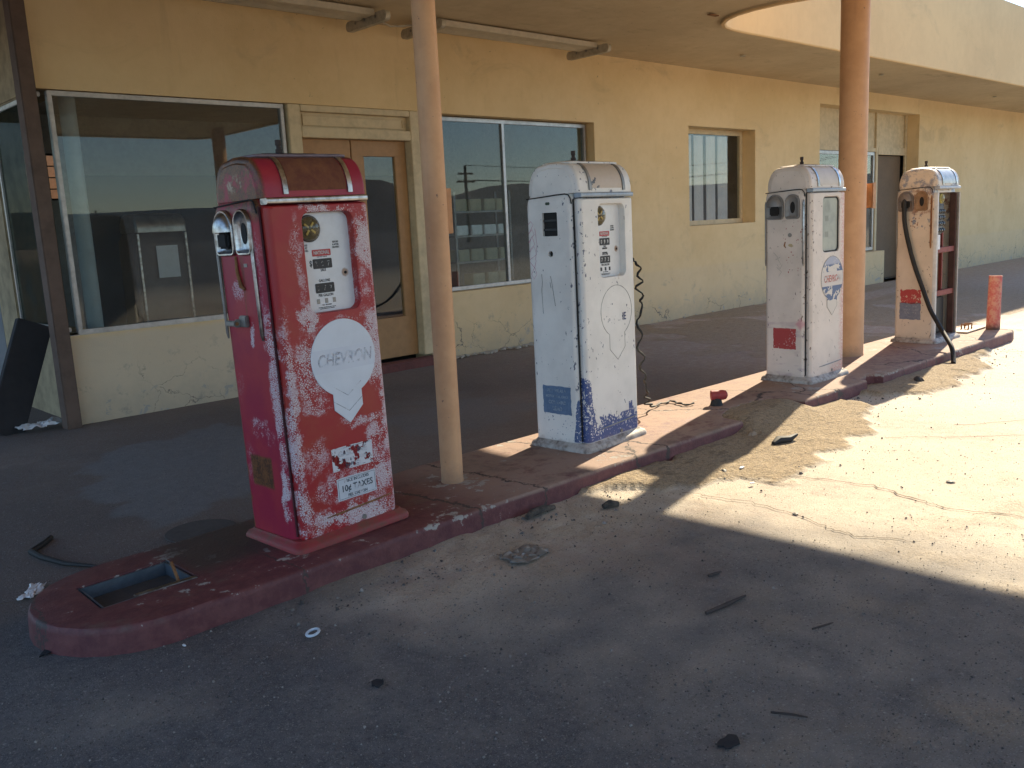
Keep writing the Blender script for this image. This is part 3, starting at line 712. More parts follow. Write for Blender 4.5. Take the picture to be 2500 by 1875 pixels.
# ------------------------------------------------------------------ fuel pumps
def pump_paint_red(front):
    m = Mat('chalky_red_paint_'+('front' if front else 'side')); x, y, z = m.xyz()
    n1 = m.noise(5, 5, .6); n2 = m.noise(22, 6, .7); n3 = m.noise(140, 3, .6); n0 = m.noise(2.6, 3, .5)
    q1 = m.noise(9, 4, .65, v=m.com(x+3., y, z)); q2 = m.noise(9, 4, .65, v=m.com(x, y+5., z)); q3 = m.noise(8, 4, .65, v=m.com(x, y, z+7.))
    xd = x+(q1-.5)*.13; yd = y+(q2-.5)*.10; zd = z+(q3-.5)*.20
    if front:
        c = m.mix(m.ss(n1, .42, .62), (.34, .010, .016), (.34, .026, .017))
        k = None
        for cx, cz, rx, rz, a in ((-.11, .67, .085, .18, .8), (.19, .70, .055, .17, .95), (.185, 1.12, .065, .12, 1.), (.222, .62, .034, .8, 1.), (.09, .44, .13, .035, .75), (.15, .35, .09, .06, .8), (.02, .20, .24, .08, .7), (.17, .22, .07, .13, .85), (0, .075, .25, .055, .95), (-.10, .865, .055, .035, .95), (.03, 1.25, .15, .022, .85), (-.198, .42, .030, .55, .85), (-.115, 1.05, .026, .28, .5), (-.13, .33, .07, .07, .55), (-.09, .53, .09, .05, .7), (.17, .93, .05, .1, .6), (.05, .83, .2, .03, .5)):
            g = m.ss((xd-cx)*(xd-cx)*(1/rx**2)+(zd-cz)*(zd-cz)*(1/rz**2), 1.5, .0, 0, a*.88); k = g if k is None else k.max(g)
        k = k*m.ss(n2*.45+n1*.55, .28, .54, .25, 1.1)
    else:
        c = m.mix(m.ss(n1, .38, .62), (.30, .008, .038), (.36, .02, .035))
        k = None
        for cy, cz, ry, rz, a in ((-.118, .58, .032, .42, .75), (-.105, .2, .022, .14, .85), (.055, .99, .05, .06, .65), (.0, .45, .10, .055, .55), (.11, .3, .05, .12, .4), (-.10, 1.02, .03, .2, .45), (-.01, .80, .02, .05, .9), (.12, .6, .04, .1, .3)):
            g = m.ss((yd-cy)*(yd-cy)*(1/ry**2)+(zd-cz)*(zd-cz)*(1/rz**2), 1.5, .0, 0, a*.88); k = g if k is None else k.max(g)
        k = k*m.ss(n2*.5+n1*.5, .30, .52, .25, 1.1)
    v = m.com(x+n2*.012, y, z+n1*.02)
    d = m.vor(135 if front else 160, 'DISTANCE_TO_EDGE', v)
    th = m.ss(k, 0, .9, .62, .03)
    white = m.ss(d, th, th+.035)
    c = m.mix(white*m.ss(k, .05, .2), c, (.62, .56, .57))
    haze = m.ss(n3*.5+n2*.5, .46, .60)*m.ss(k+n1*.35, .36, .75)*.72
    c = m.mix(haze, c, (.58, .45, .48))
    if not front:
        ru = m.ss(z+n2*.10, 1.245, 1.30)*m.ss(n1*.5+n2*.5+m.ss(z, 1.36, 1.45)*.16, .43, .53)*m.ss(x, -.205, -.222).max(m.ss(z, 1.42, 1.435))
        ru = ru.max(m.ss(y+n2*.07, .172, .192)).max(m.box(y+n2*.012, z+n1*.02, -.030, .118, .232, .352, .008))
        ru = ru.max(m.ss(n2*.6+n1*.4, .62, .66)*.8); ru = ru.max(m.box(y+n2*.03, z, -.06, .13, 1.225, 1.30, .03)*m.ss(n1*.5+n2*.5, .40, .55)*.9); st = m.noise(26, 4, .6, v=m.com(y, x, z*.06)); ru = ru.max(m.ss(st, .56, .64)*m.box(y, z, -.03, .15, .72, 1.10, .06)*.75)
        c = m.mix(ru, c, m.mix(m.ss(n3*.5+n2*.5, .40, .62), (.055, .018, .008), (.19, .068, .018)))
        pale = m.ss(n2, .50, .62)*m.box(y+n1*.05, z+n2*.03, -.02, .11, 1.345, 1.39, .02)*.75
        c = m.mix(pale, c, (.48, .38, .28))
    ch = m.ss(n2*.7+n3*.3, .665, .69)*.5
    c = m.mix(ch, c, (.16, .045, .02))
    return m.done(c, m.ss(white+haze, 0, 1, .45, .8), 0, n2*.5+n3*.25+white*.5, .22, .004)
def pump_paint_white(kind, front):
    m = Mat('worn_white_paint_%s_%s' % (kind, 'front' if front else 'side')); x, y, z = m.xyz()
    n1 = m.noise(4, 5, .6); n2 = m.noise(20, 6, .7); n3 = m.noise(75, 5, .65); n4 = m.noise(9, 6, .75)
    base = {'blue': (.80, .775, .73), 'shield': (.72, .64, .575), 'open': (.70, .60, .48)}[kind]
    c = m.mix(m.ss(n1, .35, .65), base, tuple(v*.86 for v in base))
    seam = m.ss(x, -.15, -.215) if front else m.ss(y, -.06, -.13)
    chipn = m.vor(48, 'F1', m.com(x+n3*.02, y, z*.75+n2*.03))
    dens = m.noise(6, 3, .5)
    nA = m.noise(44, 5, .62, v=m.com(x, y, z*.6)); chips = m.ss(nA+seam*.055+n4*.06, .695, .703)
    c = m.mix(chips*.9, c, (.05, .06, .11) if kind == 'blue' else (.13, .09, .075))
    rustn = m.ss(n2*.5+n4*.5, .625, .65)*m.ss(n1, .45, .6)
    c = m.mix(rustn*.6, c, (.22, .10, .045))
    if kind == 'blue':
        if front:
            lev = m.ss(z+n4*.42-seam*.20, .385, .378)*m.ss(n4*.35+n3*.65-m.ss(z, .16, .06)*.035, .545, .535)*m.ss(z, .040, .046)
            pap = m.box(x, z, -.03, .13, .155, .33, .003)
            c = m.mix(lev*(1.-pap), c, (.050, .085, .24))
        else:
            lev = m.ss(z+n4*.25-seam*.40, .02, .005)*m.ss(z, .040, .046)*m.ss(n3, .60, .58)
            sp = m.ss(m.vor(62, 'F1', m.com(y+n3*.015, x, z)), .20, .13)*m.box(y, z, -.09, .085, .04, .185, .03)*m.ss(n2, .46, .54)
            c = m.mix(lev.max(sp), c, (.065, .11, .24))
    if kind == 'shield':
        if front:
            pk = m.ss(x+n2*.08, .17, .235)+m.ss(z+n2*.1, .20, .10)*m.ss(x, -.02, .1)
            c = m.mix((pk*m.ss(n3, .36, .62)).min(1.)*.75, c, (.60, .24, .21))
        else:
            sm = m.ss(m.noise(6, 4, .5, v=m.com(y, x, z*3.+2.)), .54, .68)*m.ss(z, .55, .35)
            c = m.mix(sm*.5, c, (.40, .30, .35))
            c = m.mix(m.ss((y+.10).abs()+(z-.40).abs()*.9, .05, .02)*.7, c, (.55, .22, .26))
            rd = m.ss(chipn, .26, .17)*m.ss(n2, .52, .56)*m.box(y, z, -.14, .02, .72, 1.09, .03)
            c = m.mix(rd, c, (.32, .02, .02))
    if kind == 'open':
        bl = m.ss(n4*.6+n2*.4, .49, .56)*m.ss(z+n2*.12, 1.20, 1.29)*.75+m.ss(n2, .55, .60)*m.box(y, z, -.12, .06, .94, 1.09, .03)
        c = m.mix(bl.min(1.), c, (.15, .19, .27))
        ru = m.ss(n2, .44, .56)*m.box(y, z, -.11, .035, 1.07, 1.29, .03)*.8
        ru = ru.max(m.ss(chipn, .3, .2)*m.box(y, z, -.03, .06, .93, 1.05, .02))
        c = m.mix(ru, c, (.26, .10, .04))
    dirt = m.ss(z+n2*.10, .11, .06)*.55
    c = m.mix(dirt, c, (.22, .13, .09))
    return m.done(c, .42, 0, n2*.5+chips*-1.2+n1*.6, .2, .005)
def enamel(name):
    m = Mat(name); x, y, z = m.xyz(); n = m.noise(18, 6, .7)
    c = m.mix(m.ss(n, .4, .7)*.25, (.72, .73, .74), (.50, .49, .46))
    def rs(cx, cz, r): return m.ss((x-cx)*(x-cx)+(z-cz)*(z-cz)+n*.0009, r*r+.0006, r*r*.6+.0004)
    c = m.mix((rs(.11, 1.005, .016)+rs(-.075, .998, .016)).min(1.)*.8, c, (.28, .13, .04))
    return m.done(c, .3, 0, n, .04, .003)
INK = plain('black_enamel_ink', (.03, .03, .03), .5, 0, .2, 60)
REDINK = plain('red_enamel_ink', (.48, .045, .045), .5, 0, .3, 60)
WHITEINK = plain('white_number_ink', (.62, .62, .60), .5)
def worn(name, ca, cb=None, thr=.52, scale=40, soft=.03, rough=.6):
    m = Mat(name); n = m.noise(scale, 6, .7)
    n2 = m.noise(scale*.3, 3, .6)
    return m.done(m.mix(n2, ca, cb or tuple(v*.75 for v in ca)), rough, 0, n, .1, .002, alpha=m.ss(n*.6+n2*.4, thr, thr-soft))
AMBER = Mat('amber_spinner'); AMBER = AMBER.done((.50, .40, .14), .6)
BROWNG = plain('dark_brown_glass_back', (.035, .022, .012), .3, 0, .2, 40)
SIGHT = glass_mat('sight_glass', (.9, .85, .7), 1.0, .02)
CHAR = plain('counter_black', (.02, .02, .022), .5)

PIPE = plain('dark_iron_pipe', (.05, .035, .03), .8)
SEAM_R = plain('dark_red_seam', (.06, .008, .012), .8)
def head_profile():
    p = [(-.165, 1.291), (-.165, 1.31)]
    for k in range(1, 13): a = R(90*k/12); p.append((-.165+.088*(1-math.cos(a)), 1.31+.126*math.sin(a)))
    p += [(-.03, 1.4425), (.02, 1.4425)]
    for k in range(12, -1, -1): a = R(90*k/12); p.append((.160-.088*(1-math.cos(a)), 1.31+.126*math.sin(a)))
    p.append((.160, 1.291)); return p
def boot(t, cy, z0, wd, h, mat, hood, slot=True):
    def arch(e, x):
        L = []; w2 = wd/2-e; zb = z0+e; zt = z0+h-e; r = .022-min(e, .012)
        for k in range(5): a = R(180+90*k/4); L.append((x, cy+(w2-r)*1+r*0-0-( -math.cos(a)-0)*0, zb))
        L = []
        for k in range(5): a = R(270-90*k/4+0); L.append((x, cy-(w2-r)+r*math.cos(a)*1, zb+r+r*math.sin(a)))
        zr = zt-w2*1.0
        for k in range(13): a = R(180-180*k/12); L.append((x, cy+w2*math.cos(a), zr+w2*math.sin(a)))
        for k in range(5): a = R(0-90*k/4); L.append((x, cy+(w2-r)+r*math.cos(a), zb+r+r*math.sin(a)))
        return L
    b = MB(); b.loft([arch(0, -.236), arch(0, -.249), arch(.003, -.254), arch(.008, -.2535), arch(.011, -.249), arch(.024, -.2415)], False, True)
    o = b.build('nozzle_boot', mat, t, 50)
    if slot:
        b = MB(); b.ext([(.5*.036*math.cos(q), .038*math.sin(q)) for q in [2*math.pi*i/18 for i in range(18)]], (0, 1, 0), (0, 0, 1), (-1, 0, 0), (-.2413, cy, z0+h*.47), .0016); b.build('slot', MAT['void'], o, 0)
    if hood:
        b = MB(); L = []; w2 = wd/2-.009; zc = z0+h*.52
        for k in range(9):
            u = k/8*math.pi/2; L.append([(-.246-.034*math.sin(u)*max(0, math.sin(R(180*i/14)))**.7, cy+w2*math.cos(R(180-180*i/14)), zc+(h*.44)*math.cos(u)*math.sin(R(180*i/14))) for i in range(15)])
        b.loft(L, False, False, False); o2 = b.build('hood', mat, o, 60)
        b = MB(); b.box(-.262, -.24, cy-w2*.62, cy+w2*.62, z0+h*.16, z0+h*.52); b.build('nozzle_socket', MAT['void'], o, 35, .008)
    return o
def base_shape(ins, z): return [(x, y, z) for x, y in rrect(-.272+ins, .272-ins, -.200+ins, .196-ins, .036, 5)]
def cab_loop(ins, z): return [(x, y, z) for x, y in rrect(-.24+ins, .24-ins, -.130+ins, .17-ins, .03, 6)]
def pump(kind, loc, rot, lean, label, mats):
    side, front, headm, roofm = mats
    t = empty('fuel_pump', loc, (-lean[1], lean[0], R(rot))); tag(t, label, 'fuel pump', 'vintage fuel pumps on the island')
    # base
    MB().loft([base_shape(0, -.002), base_shape(0, .012), base_shape(.006, .024), base_shape(.018, .030), base_shape(.026, .040)]).build('base', plain('chipped_red_base', (.27, .025, .03), .6, 0, .45, 30, .3, (.14, .06, .035)) if kind == 'red' else plain('dirty_white_base', (.46, .43, .40), .6, 0, .5, 32, .3, (.13, .095, .075)), t, 40)
    # cabinet
    if kind != 'open':
        L = [cab_loop(0, .028), cab_loop(0, .6), cab_loop(0, 1.236), cab_loop(.002, 1.258), cab_loop(.006, 1.274), cab_loop(.014, 1.292)]
        cab = MB().loft(L).build('cabinet', side, t, 40)
        if kind == 'blue':
            c1 = MB().ext(rrect(-.038, .058, 1.088, 1.204, .006, 3), (0, 1, 0), (0, 0, 1), (1, 0, 0), (-.3, 0, 0), .16).build('c', side, t)
            c2 = MB().disc((-.3, .012, 1.0), (1, 0, 0), (0, 1, 0), .015, .12, 16, 0).build('c', side, t)
            for cc in (c1, c2):
                md = cab.modifiers.new('b', 'BOOLEAN'); md.object = cc; md.operation = 'DIFFERENCE'; md.solver = 'EXACT'
            bpy.context.view_layer.update()
            me = bpy.data.meshes.new_from_object(cab.evaluated_get(bpy.context.evaluated_depsgraph_get())); cab.modifiers.clear(); cab.data = me
            bpy.data.objects.remove(c1); bpy.data.objects.remove(c2)
            MB().box(-.227, -.221, -.06, .08, .97, 1.22).build('hole_shade', MAT['void'], cab, 0)  # black sheet behind the holes paints their dark inside
            for z in (1.115, 1.16): MB().box(-.233, -.227, -.038, .058, z, z+.010).build('inner_rail', CHAR, cab, 0)
        cab.data.set_sharp_from_angle(angle=R(40)); weigh(cab)
    else:
        def U(z, i=0):
            o = [p for p in rrect(-.24+i, .24-i, -.30, .17-i, .03, 6) if p[1] > -.2]
            o = [(.24-i, -.140)]+o[:14]+[(-.24+i, -.140)] if False else [(.24-i, -.142), *[p for p in rrect(-.24+i, .24-i, -1, .17-i, .03, 6)[:14]], (-.24+i, -.142)]
            return o
        def band(z):
            a = U(z); k = [(x, y) for x, y in U(z, .006)][::-1]; return [(x, y, z) for x, y in a+k]
        MB().loft([band(.03), band(.6), band(1.24)]).build('cabinet', side, t, 40)
        L = [cab_loop(0, 1.240), cab_loop(.002, 1.258), cab_loop(.006, 1.274), cab_loop(.014, 1.292)]; MB().loft(L).build('shoulder', side, t, 40)
        # rounded front edge strips
        for s in (-1, 1):
            MB().loft([[(s*.24, -.142, z), (s*.239, -.158, z), (s*.230, -.168, z), (s*.214, -.170, z), (s*.214, -.160, z), (s*.228, -.142, z)] for z in (.035, 1.238)]).build('front_edge', plain('bare_white_edge', (.62, .60, .57), .5, 0, .25, 20) if s < 0 else MAT['rust'] if False else plain('pale_edge_paint', (.55, .5, .45), .6, 0, .4, 20), t, 40)
    # head
    pr = head_profile()
    def hl(x, ins):
        cy, cz = -.0065, 1.36
        return [(x, cy+(y-cy)*(1-ins/.16), z-(ins*(z-1.29)/.15)*.9) for y, z in pr]
    sx = .229
    L = [hl(-sx-.001, .034), hl(-sx-.001, .030), hl(-sx+.004, .024), hl(-sx+.004, .013), hl(-sx+.009, .005), hl(-sx+.02, 0), hl(0, 0), hl(sx-.02, 0), hl(sx-.009, .005), hl(sx-.004, .013), hl(sx-.004, .024)]
    hd = MB().loft(L).build('head', headm, t, 40, wn=True)
    # roof plate with lip and vent pipe
    MB().loft([[(x, y, z) for x, y in rrect(-.196+i, .196-i, -.098+i, .085-i, .02, 4)] for i, z in ((.004, 1.431), (-.003, 1.4375), (-.002, 1.4435), (.010, 1.4475), (.09, 1.4555))]).build('roof', roofm, hd, 40)
    MB().loft([[(math.cos(2*math.pi*i/14)*r-.02, math.sin(2*math.pi*i/14)*r+.02, z) for i in range(14)] for r, z in ((.013, 1.45), (.013, 1.474), (.0085, 1.476), (.0085, 1.487), (.0115, 1.489), (.0115, 1.508))]).build('vent_pipe', PIPE, hd, 40)
    MB().tube([(-.2305, .166, 1.276), (-.2325, .10, 1.279), (-.2325, -.03, 1.287), (-.2325, -.085, 1.289), (-.233, -.108, 1.284), (-.236, -.122, 1.268), (-.2335, -.1265, 1.24)], .0032, 7).build('head_joint', MAT['void'], t)
    # ad panel and strips following the front curve
    def patch(x0, x1, a0, a1, off, th, n=12):
        def pt(a, o): a = R(a); return (-.165+.088*(1-math.cos(a))-o*math.cos(a), 1.31+.126*math.sin(a)+o*math.sin(a)*.8)
        b = MB(); L = []
        for k in range(n+1):
            a = a0+(a1-a0)*k/n; q = pt(a, off); q2 = pt(a, off+th); L.append([(x0, *q), (x1, *q), (x1, *q2), (x0, *q2)])
        return b.loft(L)
    ad = {'red': plain('brick_rust_panel', (.125, .034, .018), .85, 0, .5, 26, .3, (.20, .075, .028)), 'blue': worn_ad(), 'shield': plain('ad_panel_cream', (.60, .54, .47), .5, 0, .2, 12), 'open': plain('grimy_ad_glass', (.42, .44, .45), .25, 0, .5, 18, .1)}[kind]
    patch(-.118, .133, 1, 80, .0006, .0015).build('ad_panel', ad, hd, 50)
    strips = MAT['chrome'] if kind != 'blue' else MAT['dullmetal']
    for a, c in ((-.142, -.122), (.137, .157)): patch(a, c, -4, 86, .0006, .0055).build('trim_strip', strips, hd, 50)
    # band under the head
    bd = {'red': MAT['chrome'], 'blue': plain('blue_grey_band', (.33, .39, .46), .4, .2, .4, 25), 'shield': plain('blue_band', (.36, .43, .50), .5, 0, .3, 20), 'open': plain('blue_white_band', (.45, .50, .56), .5, 0, .3, 20)}[kind]
    MB().loft([[(-.216, y, z) for y, z in rrect(-.176, -.13, 1.268, 1.290, .006, 3)], [(.219, y, z) for y, z in rrect(-.176, -.13, 1.268, 1.290, .006, 3)]]).build('trim_band', bd, t, 40)
    FY = -.172
    fa, fb, fn = (1, 0, 0), (0, 0, 1), (0, -1, 0)      # text axes on the front
    sa, sb, sn = (0, -1, 0), (0, 0, 1), (-1, 0, 0)     # and on the left side
    def ftxt(b, s, size, x, z, y=FY, sxx=1., shear=0.): b.text(s, size, (x, y, z), fa, fb, fn, sx=sxx, shear=shear)
    def stxt(b, s, size, y, z, sxx=1.): b.text(s, size, (-.2408, y, z), sa, sb, sn, sx=sxx)
    if kind != 'open':
        # door panel with the dial opening
        def rl(i, y, r=.012): return [(x, y, z) for x, z in rrect(-.222+i, .222-i, .034+i*.3, 1.264-i*.3, r, 4)]
        OL = [rl(.004, -.129), rl(0, -.154), rl(.004, -.162), rl(.012, -.1685), rl(.022, FY)]
        il = lambda i, y: [(x, y, z) for x, z in rrect(-.081-i, .142+i, .868-i, 1.233+i, .034+i, 7)]
        bm = bmesh.new(); LV = [[bm.verts.new(p) for p in l] for l in OL]; n = len(LV[0])
        for a, c in zip(LV[:-1], LV[1:]):
            for i in range(n): bm.faces.new((a[i], a[(i+1) % n], c[(i+1) % n], c[i]))
        IL = [[bm.verts.new(p) for p in l] for l in (il(.006, FY), il(.002, FY+.0015), il(0, FY+.006), il(0, FY+.0415))]; n = len(IL[0])
        for a, c in zip(IL[:-1], IL[1:]):
            for i in range(n): bm.faces.new((a[i], a[(i+1) % n], c[(i+1) % n], c[i]))
        ed = []
        for l in (LV[-1], IL[0]):
            for i in range(len(l)): ed.append(bm.edges.get((l[i], l[(i+1) % len(l)])))
        bmesh.ops.triangle_fill(bm, edges=ed, use_beauty=True); bmesh.ops.recalc_face_normals(bm, faces=bm.faces)
        me = bpy.data.meshes.new('front_panel'); bm.to_mesh(me); bm.free(); me.shade_smooth(); me.set_sharp_from_angle(angle=R(30)); me.materials.append(front)
        fp = bpy.data.objects.new('front_panel', me); col.objects.link(fp); fp.parent = t; weigh(fp)
        for sx_ in (-1, 1): MB().tube([(sx_*.2245, -.1315, .05), (sx_*.2245, -.1315, 1.262)], .0042, 6).build('groove_shade', SEAM_R if kind == 'red' else MAT['void'], t)  # dark tube stands for the shade in the groove beside the door
        # lower access slot and lock
        MB().tube([(-.115, FY-.001, .098), (-.05, FY-.001, .100), (.14, FY-.001, .108), (.195, FY-.001, .112)], [.002, .004, .004, .002], 6).build('access_slot', MAT['rust'] if kind == 'red' else MAT['dullmetal'], fp)
        MB().disc((.055, FY, .055), fn, fa, .010, .004, 14).build('lock', MAT['dullmetal'], fp)
        DY = FY+.036 if kind != 'shield' else FY+.014
        if kind != 'shield':
            dl = MB().ext(rrect(-.085, .146, .864, 1.237, .034, 6), fa, fb, fn, (0, DY+.004, 0), .004).build('dial_face', enamel('white_enamel_'+kind), t, 0)
            DY -= .0003
            gx, gz = -.036, 1.176
            s = MB().disc((gx, DY, gz), fn, fa, .049, .010, 30, .3).build('sight_glass', BROWNG, t, 40)
            b = MB()
            for k in range(4):
                a = R(45+90*k+8); d = Vector((math.cos(a), 0, math.sin(a))); q = Vector((-d.z, 0, d.x))*.0036; c0 = Vector((gx, DY-.0102, gz))
                b.loft([[c0+d*.007+q, c0+d*.007-q, c0+d*.028-q*1.1, c0+d*.028+q*1.1], [p+Vector((0, -.004, 0)) for p in (c0+d*.007+q, c0+d*.007-q, c0+d*.028-q*1.1, c0+d*.028+q*1.1)]])
            b.build('spinner', AMBER, s, 0)
            MB().dome((gx, DY-.0101, gz), fn, fa, .043, .022).build('glass_dome', SIGHT, s, 60)
            b = MB()
            for i, q in enumerate(('GLASS', 'MUST', 'BE FULL')): ftxt(b, q, .0095, -.058, 1.116-i*.010, DY, .85)
            for i, q in enumerate(('BEFORE', '& AFTER', 'DELIVERY')): ftxt(b, q, .0095, .078, 1.122-i*.010, DY, .8)
            ftxt(b, '$', .030, -.040, 1.048, DY, .7); ftxt(b, 'SALE', .014, .012, 1.022, DY, .8)
            ftxt(b, 'GALLONS', .014, .012, .983, DY, .8); ftxt(b, 'PER GALLON', .014, .012, .929, DY, .8)
            ftxt(b, 'TAX   INCLUDED', .006, .012, .893, DY, .9); ftxt(b, 'ACCURATE DELIVERY OF EACH GALLON', .0042, .012, .884, DY); ftxt(b, 'OR FRACTION OF EACH GALLON', .0042, .012, .879, DY)
            ftxt(b, 'PUMP METER COMPUTER', .004, .012, 1.071, DY)
            b.build('dial_lettering', INK, dl, 0)
            MB().ext(rrect(-.030, .052, 1.074, 1.098, .003, 2), fa, fb, fn, (0, DY, 0), .0008).build('logo_plate', REDINK, dl, 0)
            b = MB(); ftxt(b, 'NATIONAL', .0185, .011, 1.086, DY-.0009, .75); b.build('logo_lettering', WHITEINK, dl, 0)
            for zc, num in ((1.046, '0.99' if kind == 'blue' else '2.07'), (.956, '77.3' if kind == 'blue' else '77.7')):
                o = MB().ext(rrect(-.031, .053, zc-.018, zc+.018, .004, 2), fa, fb, fn, (0, DY, 0), .0012).build('number_window', CHAR, dl, 0)
                b = MB()
                ns = num.replace('.', '')
                for i, ch in enumerate(ns): ftxt(b, ch, .026, -.017+i*.027, zc-.001, DY-.0013, .8)
                b.build('digits', WHITEINK if kind == 'blue' else worn('faded_digits', (.34, .34, .33), None, .52, 60), o, 0)
            for xx in (-.024, .012, .047):
                o = MB().box(xx-.0065, xx+.0065, DY-.001, DY, .899, .917).build('price_window', MAT['dullmetal'] if kind == 'red' else CHAR, dl, 0)
            for xx, zz in ((.11, 1.005), (-.075, .998)): MB().disc((xx, DY, zz), fn, fa, .0055, .003, 12).build('screw', MAT['void'], dl)
            if kind == 'blue':
                b = MB()
                for zz in (1.012, .990): b.box(-.010, .030, DY-.0008, DY, zz-.004, zz+.004)
                b.build('price_strip', CHAR, dl, 0)
        else:
            gm = Mat('green_grey_dial_glass'); x, y, z = gm.xyz(); n = gm.noise(9, 5, .6)
            c = gm.mix(gm.ss(n, .35, .7), (.42, .46, .41), (.33, .37, .34))
            for zz in (1.09, .985): c = gm.mix(gm.box(x, z, -.03, .015, zz-.018, zz+.018, .004)*.45, c, (.18, .20, .18))
            c = gm.mix(gm.ss((x+.0)*(x+.0)+(z-1.17)*(z-1.17), .0025, .0008)*.3, c, (.2, .22, .2))
            MB().ext(rrect(-.085, .146, .864, 1.237, .034, 6), fa, fb, fn, (0, DY+.004, 0), .004).build('dial_glass', gm.done(c, .12, 0, n, .05, .003), t, 0)
            MB().loft([[(x, y, z) for x, z in rrect(-.080+i, .141-i, .869+i, 1.232-i, .033-i*.5, 7)] for i, y in ((0, DY), (.0, DY-.006), (.007, DY-.006), (.007, DY))], False, False).build('gasket', MAT['black'], t, 40)
        # shield emblem
        cx, cz, r = .046, .690, .147 if kind != 'blue' else .133
        if kind == 'red': cx = .036
        def shield(rr, wt, tipz, zt):
            a0 = math.asin(wt/rr); P = [(cx+rr*math.sin(a), cz-rr*math.cos(a)) for a in [a0+(2*math.pi-2*a0)*k/40 for k in range(41)]]
            return P+[(cx-wt, zt), (cx, tipz), (cx+wt, zt)]
        P = shield(r, .066, cz-.253, cz-.193)
        if kind == 'red':
            sm = plain('blank_white_shield', (.66, .70, .76), .35, 0, .12, 9, .04)
            sh = MB().ext(P, fa, fb, fn, (0, FY, 0), .003).build('shield_emblem', sm, fp, 40, .0008, 1)
            MB().box(cx-.139, cx+.139, FY-.0034, FY-.003, cz-.045, cz+.041).build('faded_band', plain('faded_band_paint', (.60, .635, .705), .4, 0, .2, 25, .04, (.65, .69, .75)), sh, 0)
            b = MB(); ftxt(b, 'CHEVRON', .066, cx+.002, cz-.003, FY-.0034, .80, .2)
            for i_ in range(len(b.v)): b.v[i_] = (b.v[i_][0], FY-.0034-(.00012 if b.v[i_][1] < FY-.0037 else 0), b.v[i_][2])
            b.build('emblem_lettering', worn('faded_emboss', (.66, .64, .69), (.64, .635, .69), .53, 22, .2), sh, 0)
            b = MB()
            for dz in (-.10, -.16): b.ribbon([(cx-.066, FY-.003, cz+dz), (cx, FY-.003, cz+dz-.045), (cx+.066, FY-.003, cz+dz)], .0025, fn, .0005)
            b.build('emblem_lines', worn('faded_lines', (.57, .60, .66), None, .55, 25, .14), sh, 0)
        elif kind == 'blue':
            b = MB(); b.ribbon([(x, FY, z) for x, z in P+P[:2]], [.0022+.0022*((i*7) % 5)/5 for i in range(len(P)+2)], fn, .0008); b.build('shield_outline', MAT['dullmetal'], fp, 0)
            b = MB(); ftxt(b, 'SUPREME', .054, cx-.004, cz-.035, FY-.0002, .78)
            wm = Mat('flaked_blue_lettering'); x, y, z = wm.xyz(); n = wm.noise(55, 5, .7)
            b.build('emblem_lettering', wm.done((.03, .04, .12), .6, 0, n, .1, .002, alpha=wm.ss(n+wm.ss(x, .09, .11)*.5, .60, .64)), fp, 0)
        else:
            em = Mat('peeling_shield_paint'); x, y, z = em.xyz(); n = em.noise(30, 6, .7); n2 = em.noise(16, 5, .6)
            blue = em.mix(em.ss(z, .79, .775), (.36, .38, .47), (.075, .12, .24))
            pe = em.ss(n2*.7+n*.3+em.ss((z-.755).abs(), .035, .005)*.09+em.ss(z, .55, .50)*.5+em.ss((z-.60).abs(), .04, .01)*.05, .545, .56)
            c = em.mix(pe, blue, (.62, .57, .51))
            c = em.mix(em.ss((z-.685).abs(), .049, .047), c, (.60, .55, .51))
            sh = MB().ext(P, fa, fb, fn, (0, FY, 0), .002).build('shield_emblem', em.done(c, .5, 0, n, .15, .003), fp, 40)
            b = MB(); ftxt(b, 'CHEVRON', .064, cx, cz-.006, FY-.002, .72); rm = Mat('faded_red_lettering'); x, y, z = rm.xyz(); n = rm.noise(60, 5, .7)
            b.build('emblem_lettering', rm.done((.50, .13, .10), .6, 0, n, .1, .002, alpha=rm.ss(n-rm.ss(x, .08, .17)*.22, .40, .50)), sh, 0)
            b = MB(); b.ribbon([(x, FY-.0015, z) for x, z in P+P[:2]], .003, fn, .001); b.build('shield_outline', MAT['dullmetal'], sh, 0)
    # left side fittings
    rb = plain('grey_boot_enamel', (.24, .235, .23), .4, .2, .3, 25, .1)
    if kind in ('red', 'shield', 'open'):
        bmat = {'red': MAT['chrome'], 'shield': rb, 'open': plain('brown_grey_boot', (.22, .19, .17), .5, .1, .4, 20, .1)}[kind]
        boot(t, .087, 1.098, .128, .166, bmat, True); boot(t, -.042, 1.098, .106, .163, bmat if kind != 'open' else plain('rusty_boot', (.33, .20, .11), .8, 0, .5, 22, .2), False)
        by = -.088 if kind == 'red' else -.122; bx_ = -.2435 if kind == 'red' else -.2395
        b = MB(); b.tube([(bx_, by, .79), (bx_-.0015, by, .81), (bx_-.0015, by, 1.20), (bx_, by, 1.22)], [.004, .0075, .0075, .004], 8)
        b.build('trim_bar', MAT['chrome'] if kind != 'open' else MAT['rust'], t)
        MB().tube([(-.243, .158, .79), (-.2445, .158, .81), (-.2445, .158, 1.20), (-.243, .158, 1.22)], [.003, .006, .006, .003], 8).build('trim_bar', MAT['dullmetal'], t)
    rnd = sph(5)
    def scribble(strokes, mt, name):
        b = MB()
        for st in strokes: b.ribbon([(-.2405, -u, v) for u, v in st], [rnd.uniform(.0012, .0022) for _ in st], sn, .0006)
        b.build(name, mt, t, 0)
